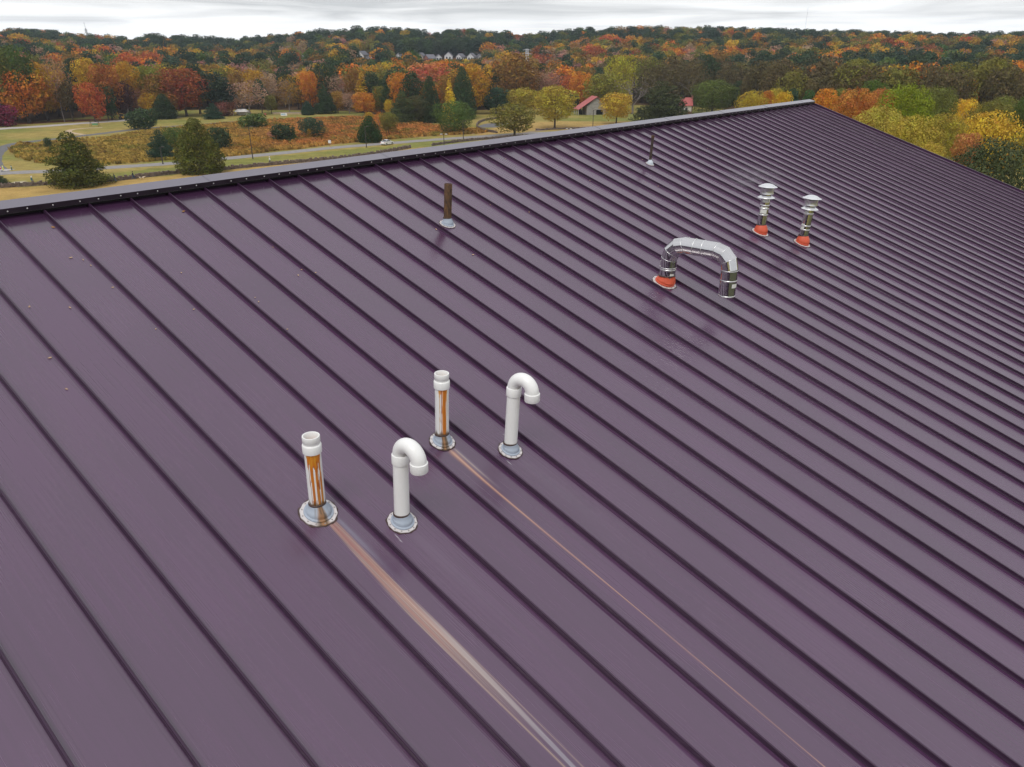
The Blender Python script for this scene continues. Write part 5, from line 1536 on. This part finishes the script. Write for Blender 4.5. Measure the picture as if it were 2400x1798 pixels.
# ------------------------------------------------------------------ car
M_CARW = pbr('white_car_paint', (.80, .80, .81), .22, 0, .02, 3)
M_TYRE = pbr('tyre_rubber', (.02, .02, .021), .8)
M_RIM = pbr('alloy_rim', (.55, .55, .56), .3, .8, .05, 3)
M_RLAMP = pbr('tail_lamp_red', (.45, .02, .02), .25)
M_HLAMP = pbr('headlamp_glass', (.75, .76, .78), .15)
def car():
    b = at_ground(907.5, 339.5); b2 = at_ground(925, 338.0)
    rz = math.atan2(b2[1] - b[1], b2[0] - b[0])
    root = empty('white_sedan', b, 'white sedan car driving right along the park road', 'car', rz=rz)
    root.scale = (1.16, 1.16, 1.16)
    side = [(-2.32, .42), (-2.34, .75), (-2.22, .98), (-1.55, 1.03), (-.6, 1.02), (.75, .98), (1.55, .92), (2.12, .80), (2.32, .62), (2.34, .40), (1.95, .24), (-1.95, .24)]
    m = MB(); rings = []
    for y, k, dz in ((-.90, .96, -.02), (-.86, .99, 0), (-.60, 1, .015), (0, 1.005, .03), (.60, 1, .015), (.86, .99, 0), (.90, .96, -.02)):
        rings.append([(x * k, y * (1 - .10 * max(0, abs(x) - 1.6)), z + (dz if z > .7 else 0)) for x, z in side])
    m.loft(rings, cap0=True, cap1=True); m.build('body', M_CARW, root, True, 35)
    cab = [(-1.78, 1.02, .76), (-1.02, 1.42, .60), (.10, 1.46, .60), (1.02, .97, .74)]
    def glass(pts): 
        m = MB(); m.loft(pts, closed=False); return m
    m = MB(); m.loft([[(x, -w, z) for x, z, w in cab], [(x, w, z) for x, z, w in cab]], closed=False)
    m.add([(x, -w, z) for x, z, w in cab], [(0, 1, 2, 3)]); m.add([(x, w, z) for x, z, w in cab], [(3, 2, 1, 0)])
    m.build('window', M_GLASS, root)
    m = MB(); m.loft([[(-1.06, y * .61, 1.415 + dz), (-.5, y * .62, 1.465 + dz), (.05, y * .62, 1.47 + dz), (.18, y * .61, 1.43 + dz)] for y, dz in ((-1, 0), (-.7, .03), (.7, .03), (1, 0))], closed=False); m.build('roof', M_CARW, root, True)
    for s in (-1, 1):
        m = MB()
        for x0, z0, x1, z1, w0, w1 in ((-1.80, 1.0, -1.04, 1.43, .775, .615), (1.04, .96, .10, 1.46, .755, .615), (-.42, 1.0, -.40, 1.46, .77, .617)):
            m.tube([(x0, s * w0, z0), (x1, s * w1, z1)], .045, 5)
        tag(m.build('pillar', M_CARW, root), kind='stuff')
        for x in (-1.40, 1.42):
            t = MB(); M = Matrix.Translation((x, s * .80, .325)) @ Matrix.Rotation(math.pi / 2, 4, 'X')
            t.lathe([(.20, -.11), (.31, -.11), (.325, -.06), (.325, .06), (.31, .11), (.20, .11)], 20, M=M); w = t.build('wheel', M_TYRE, root, True, 40)
            q = MB(); q.lathe([(.001, s * -.10), (.20, s * -.09), (.21, s * -.06)], 14, M=M); q.build('rim', M_RIM, w)
        m = MB(); m.box((2.20, s * .66, .66), (.22, .34, .13)); m.build('headlight', M_HLAMP, root)
        m = MB(); m.box((-2.27, s * .66, .80), (.14, .36, .17)); m.build('tail_light', M_RLAMP, root)
        m = MB(); m.box((.72, s * .98, 1.00), (.16, .16, .12)); m.build('mirror', M_CARW, root)
    m = MB(); m.box((2.30, 0, .42), (.10, 1.3, .16)); m.build('grille', M_DARK, root)
car()

# ------------------------------------------------------------------ people and a dog
M_SKIN = pbr('skin', (.42, .25, .18), .6); M_HAIR = pbr('hair', (.03, .02, .015), .7); M_NAVY = pbr('navy_jacket', (.02, .028, .05), .8); M_JEAN = pbr('blue_jeans', (.045, .09, .18), .85)
M_WHT = pbr('white_jacket', (.78, .78, .78), .8); M_GREYT = pbr('dark_leggings', (.05, .05, .06), .8); M_SHOE = pbr('pale_shoe', (.5, .48, .45), .7); M_TEAL = pbr('dark_teal_top', (.03, .055, .075), .8)
M_FUR = pbr('cream_fur', (.62, .52, .40), .9); M_FURD = pbr('dark_fur', (.07, .05, .04), .9)
def skin(name, verts, edges, radii, subs=1):
    me = bpy.data.meshes.new(name); me.from_pydata(verts, edges, [])
    o = bpy.data.objects.new(name, me); COL.objects.link(o)
    md = o.modifiers.new('s', 'SKIN'); o.modifiers.new('d', 'SUBSURF').levels = subs
    for i, r_ in enumerate(radii): me.skin_vertices[0].data[i].radius = (r_, r_) if np.ndim(r_) == 0 else r_
    me.skin_vertices[0].data[0].use_root = True
    dg = bpy.context.evaluated_depsgraph_get()
    new = bpy.data.meshes.new_from_object(o.evaluated_get(dg)); new.name = name
    bpy.data.objects.remove(o); bpy.data.meshes.remove(me)
    return new
def person(px, yb, label, top, legs, rz, h=1.98, stride=.34, hat=None):
    b = at_ground(px, yb); k = h / 1.75
    root = empty('person', b, label, 'person', rz=rz)
    s = stride
    V = [(0, 0, .95), (0, .01, 1.18), (0, .0, 1.40), (0, 0, 1.50), (.02, 0, 1.60), (.03, 0, 1.72),
         (0, .10, .90), (s * .55, .10, .50), (s * .75, .10, .09), (s * .75 + .16, .10, .04), (0, -.10, .90), (-s * .15, -.10, .50), (-s * .95, -.10, .12), (-s * .95 + .15, -.10, .05),
         (0, .19, 1.42), (-.10, .24, 1.15), (.06, .25, .92), (.09, .25, .83), (0, -.19, 1.42), (.12, -.24, 1.16), (.30, -.23, .98), (.37, -.23, .94)]
    E_ = [(0, 1), (1, 2), (2, 3), (3, 4), (4, 5), (0, 6), (6, 7), (7, 8), (8, 9), (0, 10), (10, 11), (11, 12), (12, 13), (2, 14), (14, 15), (15, 16), (16, 17), (2, 18), (18, 19), (19, 20), (20, 21)]
    Rr = [.17, .175, .185, .065, .10, .09, .115, .075, .052, .045, .10, .075, .052, .045, .085, .06, .048, .04, .085, .06, .048, .04]
    me = skin('body', [(x * k, y * k, z * k) for x, y, z in V], E_, [r_ * k for r_ in Rr], 2)
    for m in (top, legs, M_SKIN, M_SHOE): me.materials.append(m)
    for p in me.polygons:
        c = p.center / k
        p.material_index = 3 if c.z < .10 else 1 if c.z < .93 and abs(c.y) < .20 else 2 if (c.z > 1.50 or (c.z < .96 and abs(c.y) > .2)) else 0
        p.use_smooth = True
    bo = link(bpy.data.objects.new('body', me), root)
    m = MB(); m.lathe([(.098, 1.62), (.112, 1.68), (.105, 1.76), (.07, 1.815), (.001, 1.83)] if not hat else [(.17, 1.70), (.12, 1.71), (.112, 1.76), (.07, 1.82), (.001, 1.83)], 14, M=Matrix.Scale(k, 4) @ Matrix.Translation((.015, 0, 0))); m.build('hat' if hat else 'hair', hat or M_HAIR, root, True)
    m = MB()
    for q in (-1, 1): m.box((.118 * k, q * .035 * k, 1.665 * k), (.012, .018, .010))
    tag(m.build('eyes', M_DARK, root), kind='stuff')
    m = MB(); m.lathe([(.018, -.02), (.012, .015), (.002, .03)], 6, M=Matrix.Scale(k, 4) @ Matrix.Translation((.125, 0, 1.64))); m.build('nose', M_SKIN, root, True)
    return b
person(270.5, 428, 'walker in a dark teal top and blue jeans beside the stone wall', M_TEAL, M_JEAN, 2.9)
w2 = person(314.5, 425, 'walker in a navy jacket and blue jeans leading a small dog', M_NAVY, M_JEAN, .15)
person(634, 388.5, 'person in a white jacket and white hat walking by the stone wall', M_WHT, M_GREYT, 3.0, hat=M_WHT)
def dog(px, yb):
    b = at_ground(px, yb)
    root = empty('dog', b, 'small cream and dark dog on the grass ahead of the walker', 'dog', rz=.15)
    root.scale = (1.35, 1.35, 1.35)
    V = [(0, 0, .40), (.22, 0, .40), (.42, 0, .42), (.55, 0, .54), (.66, 0, .60), (.80, 0, .57), (-.22, 0, .41), (-.40, 0, .52), (-.46, 0, .62),
         (.38, .09, .30), (.36, .09, .16), (.39, .09, .03), (.38, -.09, .30), (.40, -.09, .16), (.46, -.09, .03), (-.20, .09, .32), (-.28, .09, .18), (-.22, .09, .03), (-.20, -.09, .32), (-.22, -.09, .18), (-.15, -.09, .03)]
    E_ = [(0, 1), (1, 2), (2, 3), (3, 4), (4, 5), (0, 6), (6, 7), (7, 8), (2, 9), (9, 10), (10, 11), (2, 12), (12, 13), (13, 14), (6, 15), (15, 16), (16, 17), (6, 18), (18, 19), (19, 20)]
    Rr = [.125, .13, .12, .08, .085, .045, .11, .03, .02, .05, .035, .03, .05, .035, .03, .06, .035, .03, .06, .035, .03]
    me = skin('body', V, E_, Rr, 1); me.materials.append(M_FUR); me.materials.append(M_FURD)
    for p in me.polygons: p.material_index = 1 if (-.12 < p.center.x < .2 and p.center.z > .38) else 0; p.use_smooth = True
    link(bpy.data.objects.new('body', me), root)
    for s in (-1, 1):
        m = MB(); m.lathe([(.04, 0), (.03, .05), (.002, .09)], 6, M=Matrix.Translation((.63, s * .06, .66))); m.build('ear', M_FURD, root)
dog(333, 425.5)

# ------------------------------------------------------------------ small things in the park
def post_sign(name, px, yb, yt, wpx, board, post, label, bh=.45, cat='sign', rz=0.0):
    b = at_ground(px, yb); h = at_Y(px, yt, b[1])[2] - b[2]; w = wpx * b[1] / F
    root = empty(name, b, label, cat, rz=rz)
    m = MB(); m.box((0, .03, h * .5), (.14, .10, h)); m.build('post', post, root)
    m = MB(); m.box((0, -.06, h * (1 - bh / 2)), (w, .06, h * bh)); m.build('board', board, root)
    return root, h, w
M_YEL = pbr('yellow_sign', (.72, .70, .03), .5); M_SIGNW = pbr('white_board', (.78, .77, .74), .5); M_POSTT = pbr('tan_post', (.55, .27, .13), .8); M_STOP = pbr('stop_red', (.60, .03, .04), .5); M_TEALB = pbr('green_bin', (.02, .10, .085), .5)
post_sign('notice_sign', 774, 347, 328.5, 6, M_SIGNW, M_POSTT, 'white notice board on a tan post at the meadow edge', .42)
post_sign('road_sign', 583, 268, 256, 4.2, M_YEL, M_POLE, 'yellow green road sign standing by the white tent', .5)
post_sign('info_panel', 620, 271, 266, 8, pbr('red_board', (.55, .10, .10), .6), M_POLE, 'low red panel on the far lawn left of the pale banner', .7)
b_, h_, w_ = post_sign('banner', 666, 273, 265, 14, M_SIGNW, M_POLE, 'wide pale blue and white banner on the far lawn', .9)
m = MB(); m.box((-.3, -.10, h_ * .62), (w_ * .7, .02, h_ * .3)); m.build('blue_print', pbr('blue_print', (.30, .48, .66), .6), b_)
# white tent
b = at_ground(567, 272)
root = empty('white_tent', b, 'white peaked tent beyond the far lawn at the wood edge', 'tent')
k = b[1] / F; M_TENT = pbr('tent_cloth', (.74, .72, .70), .8, 0, .05, 1)
m = MB(); m.loft([[(-15 * k, -2.5, 1.9), (15 * k, -2.5, 1.9), (15 * k, 2.5, 1.9), (-15 * k, 2.5, 1.9)], [(-7 * k, -.1, 3.1), (10 * k, -.1, 3.1), (10 * k, .1, 3.1), (-7 * k, .1, 3.1)]], cap1=True); m.build('tent_roof', M_TENT, root)
for x in (-14 * k, 0, 14 * k):
    for y in (-2.3, 2.3):
        m = MB(); m.tube([(x, y, 0), (x, y, 1.95)], .06, 6); m.build('tent_pole', M_LAMP, root)
m = MB(); m.box((0, 2.2, 1.0), (28 * k, .1, 1.7)); m.build('tent_wall', M_TENT, root)
def low_wall(x0, x1, y, label):
    a, c = at_ground(x0, y), at_ground(x1, y); mid = (a + c) / 2
    root = empty('low_wall', mid, label, 'wall', rz=math.atan2(c[1] - a[1], c[0] - a[0]))
    ln = np.linalg.norm(c - a)
    m = MB(); m.box((0, 0, .45), (ln, .4, .9)); m.build('wall_body', M_SAND, root)
    m = MB(); m.box((0, 0, .96), (ln + .15, .55, .12)); m.build('coping', M_CONC, root)
low_wall(640, 708, 268.5, 'long low beige wall along the far edge of the lawn')
low_wall(740, 752, 266, 'short beige wall piece right of the small dark cedar')
# porch swing in its frame
b = at_ground(223, 297.5)
root = empty('swing_bench', b, 'green swing bench hanging in a black frame beside the gravel loop', 'swing bench', rz=.1)
M_GRN = pbr('green_slats', (.03, .26, .13), .5)
for s in (-1, 1):
    for q in (-1, 1):
        m = MB(); m.tube([(s * 1.75, q * .9, 0), (s * 1.6, 0, 2.5)], .07, 6); m.build('leg', M_POLE, root)
    m = MB(); m.tube([(s * 1.1, 0, 2.45), (s * 1.15, -.1, .75)], .025, 5); m.build('chain', M_POLE, root)
m = MB(); m.tube([(-1.75, 0, 2.5), (1.75, 0, 2.5)], .08, 6); m.build('top_rail', M_POLE, root)
for i in range(4):
    m = MB(); m.box((0, -.3 + i * .14, .6), (2.4, .12, .04)); m.build('seat_slat', M_GRN, root)
    m = MB(); m.box((0, .24 + i * .03, .72 + i * .15), (2.4, .04, .12)); m.build('back_slat', M_GRN, root)
# backhoe and trailer under the trees
M_CATY = pbr('machine_yellow', (.60, .32, .02), .5, 0, .1, 2)
b = at_ground(288, 281.5)
root = empty('backhoe', b, 'yellow backhoe parked under the trees at the end of the pale road', 'backhoe', rz=.2)
m = MB(); m.box((.2, 0, 1.05), (2.6, 1.3, .8)); m.build('body', M_CATY, root)
m = MB(); m.box((-.2, 0, 2.0), (1.3, 1.2, 1.2)); m.build('cab', M_GLASS, root)
m = MB(); m.box((-.2, 0, 2.68), (1.5, 1.4, .12)); m.build('cab_roof', M_CATY, root)
for x, r_ in ((-.7, .75), (1.3, .5)):
    for s in (-1, 1):
        m = MB(); m.lathe([(.2, -.2), (r_ * .95, -.2), (r_, -.1), (r_, .1), (r_ * .95, .2), (.2, .2)], 16, M=Matrix.Translation((x, s * .85, r_)) @ Matrix.Rotation(math.pi / 2, 4, 'X')); m.build('wheel', M_TYRE, root)
m = MB(); m.tube([(-1.3, 0, 1.2), (-2.0, 0, 3.4), (-3.1, 0, 2.6), (-3.2, 0, 1.5)], [.22, .2, .16, .12], 6); m.build('boom', M_CATY, root)
m = MB(); m.box((-3.25, 0, 1.15), (.6, .8, .6), 0); m.build('bucket', M_CATY, root)
m = MB(); m.box((2.6, 0, .6), (.6, 1.9, .8)); m.build('loader_bucket', M_CATY, root)
b = at_ground(304, 281)
root = empty('dark_trailer', b, 'dark box trailer parked beside the yellow backhoe', 'trailer', rz=.15)
m = MB(); m.box((0, 0, 1.45), (3.4, 1.9, 1.7)); m.build('box', pbr('dark_blue_steel', (.02, .022, .04), .5), root)
for s in (-1, 1):
    m = MB(); m.lathe([(.1, -.12), (.36, -.12), (.36, .12), (.1, .12)], 14, M=Matrix.Translation((.2, s * .98, .36)) @ Matrix.Rotation(math.pi / 2, 4, 'X')); m.build('wheel', M_TYRE, root)
m = MB(); m.tube([(-1.7, 0, .7), (-2.9, 0, .55)], .07, 6); m.build('hitch', M_POLE, root)
# dog waste station, stop sign, bollards
b = at_ground(80, 439)
root = empty('waste_station', b, 'teal post with a bag box and green bin beside the stone wall', 'waste station')
m = MB(); m.box((0, 0, .9), (.09, .09, 1.8)); m.build('post', M_TEALB, root)
m = MB(); m.box((-.05, -.09, 1.35), (.38, .16, .55)); m.build('bag_box', pbr('teal_box', (.05, .16, .20), .5), root)
m = MB(); m.lathe([(.20, 0), (.24, .62), (.24, .68), (.001, .70)], 14, M=Matrix.Translation((.05, -.18, .04)), cap0=True); m.build('bin', M_TEALB, root, True, 40)
m = MB(); m.box((0, -.05, 1.95), (.34, .03, .34)); m.build('board', M_SIGNW, root)
b = at_ground(3.5, 410)
root = empty('stop_sign', b, 'red stop sign on a post at the far left beside the road', 'stop sign')
m = MB(); m.tube([(0, 0, 0), (0, 0, 2.2)], .05, 6); m.build('post', M_LAMP, root)
def octo(r, y, th): return [[(r * math.cos(math.pi / 8 + i * math.pi / 4), yy, 1.75 + r * math.sin(math.pi / 8 + i * math.pi / 4)) for i in range(8)] for yy in (y - th, y)]
m = MB(); m.loft(octo(.50, -.06, .02), cap0=True, cap1=True); m.build('rim', M_SIGNW, root)
m = MB(); m.loft(octo(.45, -.084, .012), cap0=True, cap1=True); m.build('board', M_STOP, root)
fc = bpy.data.curves.new('lettering', 'FONT'); fc.body = 'STOP'; fc.size = .36; fc.align_x = 'CENTER'; fc.align_y = 'CENTER'; fc.extrude = .003; fc.materials.append(M_SIGNW)
tmp = bpy.data.objects.new('lettering', fc); lm = bpy.data.meshes.new_from_object(tmp); bpy.data.objects.remove(tmp); fo = link(bpy.data.objects.new('lettering', lm), root); fo.location = (0, -.102, 1.75); fo.rotation_euler = (math.pi / 2, 0, 0)
for px, lab in ((9.5, 'short yellow bollard nearest the red stop sign'), (29, 'dark green bollard at the corner of the concrete apron')):
    b = at_ground(px, 404 if px < 20 else 402)
    root = empty('bollard', b, lab, 'bollard')
    mt = M_YEL if px < 20 else M_TEALB
    m = MB(); m.lathe([(.13, 0), (.13, 1.15), (.09, 1.22), (.001, 1.24)], 12); m.build('shaft', mt, root, True, 40)
    m = MB(); m.lathe([(.136, .85), (.136, 1.0)], 12); m.build('stripe', M_SIGNW, root)

# ------------------------------------------------------------------ masts and pylons on the hills
M_LATT = pbr('galvanised_lattice', (.40, .41, .43), .5, .4, .1, .2)
M_PYL = pbr('pale_pylon_steel', (.62, .63, .65), .5, .3, .1, .2)
def lattice(root, h, w0, w1, n, mat, r=.16):
    m = MB()
    cor = lambda t: [(sx * (w0 + (w1 - w0) * t) / 2, sy * (w0 + (w1 - w0) * t) / 2, h * t) for sx, sy in ((-1, -1), (1, -1), (1, 1), (-1, 1))]
    for i in range(n):
        a, c = cor(i / n), cor((i + 1) / n)
        for q in range(4):
            m.tube([a[q], c[q]], r, 4, cap=False); m.tube([a[q], c[(q + 1) % 4]], r * .55, 4, cap=False); m.tube([c[q], c[(q + 1) % 4]], r * .5, 4, cap=False)
    return m.build('lattice_frame', mat, root)
b = at_Y(205, 88, 950.0); zt = at_Y(203, 52, 950.0)[2]; b[2] = float(ground_h(b[0], b[1])); h = zt - b[2]
root = empty('radio_mast', b, 'tall thin grey radio mast on the left skyline above the trees', 'mast')
lattice(root, h * .80, 1.5, 1.0, 16, M_LATT, .13)
m = MB(); m.tube([(0, 0, h * .8), (-.5, 0, h)], .2, 6); m.build('antenna', M_LATT, root)
for z, r_ in ((h * .66, 1.5), (h * .73, 1.2)):
    for q in range(3):
        a = q * 2.1; m = MB(); m.box((r_ * math.cos(a), r_ * math.sin(a), z), (.4, .4, 1.6), a); m.build('antenna_panel', M_SIGNW, root)
    m = MB(); m.lathe([(r_ * .9, z - .1), (r_ * 1.02, z), (r_ * .9, z + .1)], 12); m.build('antenna_ring', M_LATT, root)
def pylon(px, yt, yb, Y, label):
    b = at_Y(px, yb, Y); z = float(ground_h(b[0], b[1])); top = at_Y(px, yt, Y)[2]
    b[2] = z; h = top - z
    root = empty('power_pylon', b, label, 'pylon', 'power line pylons in the woods', .3)
    lattice(root, h, 4.6, 1.4, 12, M_PYL, .20)
    for t, wd in ((.97, 3.2), (.87, 4.0), (.77, 3.2)):
        m = MB(); m.tube([(-wd, 0, h * t), (0, 0, h * t + .5), (wd, 0, h * t)], [.12, .25, .12], 5); m.build('crossarm', M_PYL, root)
    return b, h
p1, h1 = pylon(1235, 115, 145, 600.0, 'pale lattice pylon rising behind the bronze oak')
p2, h2 = pylon(1568, 136, 156, 640.0, 'smaller pale pylon among the trees above the broad cedar')
M_WIRE = pbr('power_wire', (.10, .10, .11), .6)
for k, t in enumerate((.97, .87, .77)):
    a = Vector((p1[0] + 3, p1[1], p1[2] + h1 * t)); c = Vector((p2[0] - 3, p2[1], p2[2] + h2 * t))
    m = MB(); m.tube([Vector((a.lerp(c, q / 16).x, a.lerp(c, q / 16).y, a.lerp(c, q / 16).z - 4 * 9 * (q / 16) * (1 - q / 16))) for q in range(17)], .05, 4)
    o = m.build('power_wire', M_WIRE); tag(o, ['uppermost', 'middle', 'lowest'][k] + ' sagging wire strung between the two pylons', 'wire', 'power line wires')
b = at_Y(1885, 80, 950.0); b[2] = float(ground_h(b[0], b[1])); zt = at_Y(1889, 17, 950.0)[2]
root = empty('thin_mast', b, 'hair thin guyed mast on the skyline at the right', 'mast')
lattice(root, zt - b[2], .25, .25, 30, M_LATT, .018)

# ------------------------------------------------------------------ steam drifting off the left flue
def steam():
    f = foot(1781.3, 545.3)
    c = f + np.array([-.18, .28, .86])
    m = MB(); prof = [(.001, -1)] + [(math.sin(math.pi * i / 10), -math.cos(math.pi * i / 10)) for i in range(1, 10)] + [(.001, 1)]
    m.lathe(prof, 20)
    me = m.mesh('steam', []); o = link(bpy.data.objects.new('steam', me)); o.location = c; o.scale = (.62, .34, .26)
    tag(o, kind='stuff')
    mt = bpy.data.materials.new('steam'); mt.use_nodes = True; t = mt.node_tree; t.nodes.clear()
    ou = N(t, 'ShaderNodeOutputMaterial'); pv = N(t, 'ShaderNodeVolumePrincipled'); pv.inputs['Color'].default_value = (.95, .95, 1, 1)
    co = N(t, 'ShaderNodeTexCoord').outputs['Object']
    ln = N(t, 'ShaderNodeVectorMath', operation='LENGTH'); L(t, co, ln.inputs[0])
    fo = maprange(t, ln.outputs['Value'], .2, 1.0, 1, 0, True)
    nz_ = maprange(t, noise_n(t, co, 2.4, 4, .6, (1, 1, .8), 1.0), .46, .72, 0, 1)
    L(t, math_n(t, 'MULTIPLY', math_n(t, 'MULTIPLY', fo, nz_), 1.3), pv.inputs['Density'])
    L(t, pv.outputs[0], ou.inputs['Volume'])
    me.materials.append(mt)
steam()

# ------------------------------------------------------------------ air between here and the hills
def haze():
    m = MB(); x0, x1, y0, y1, z0, z1 = -2700, 2700, -2700, 2700, -60, 125
    m.add([(x, y, z) for x in (x0, x1) for y in (y0, y1) for z in (z0, z1)], [(0, 1, 3, 2), (4, 6, 7, 5), (0, 4, 5, 1), (2, 3, 7, 6), (0, 2, 6, 4), (1, 5, 7, 3)])
    me = m.mesh('haze', []); o = link(bpy.data.objects.new('haze', me)); tag(o, kind='stuff')
    mt = bpy.data.materials.new('haze'); mt.use_nodes = True; t = mt.node_tree; t.nodes.clear()
    ou = N(t, 'ShaderNodeOutputMaterial'); pv = N(t, 'ShaderNodeVolumePrincipled')
    pv.inputs['Color'].default_value = (.74, .86, 1.0, 1); pv.inputs['Density'].default_value = .00012; pv.inputs['Anisotropy'].default_value = .2
    L(t, pv.outputs[0], ou.inputs['Volume']); me.materials.append(mt)
haze()
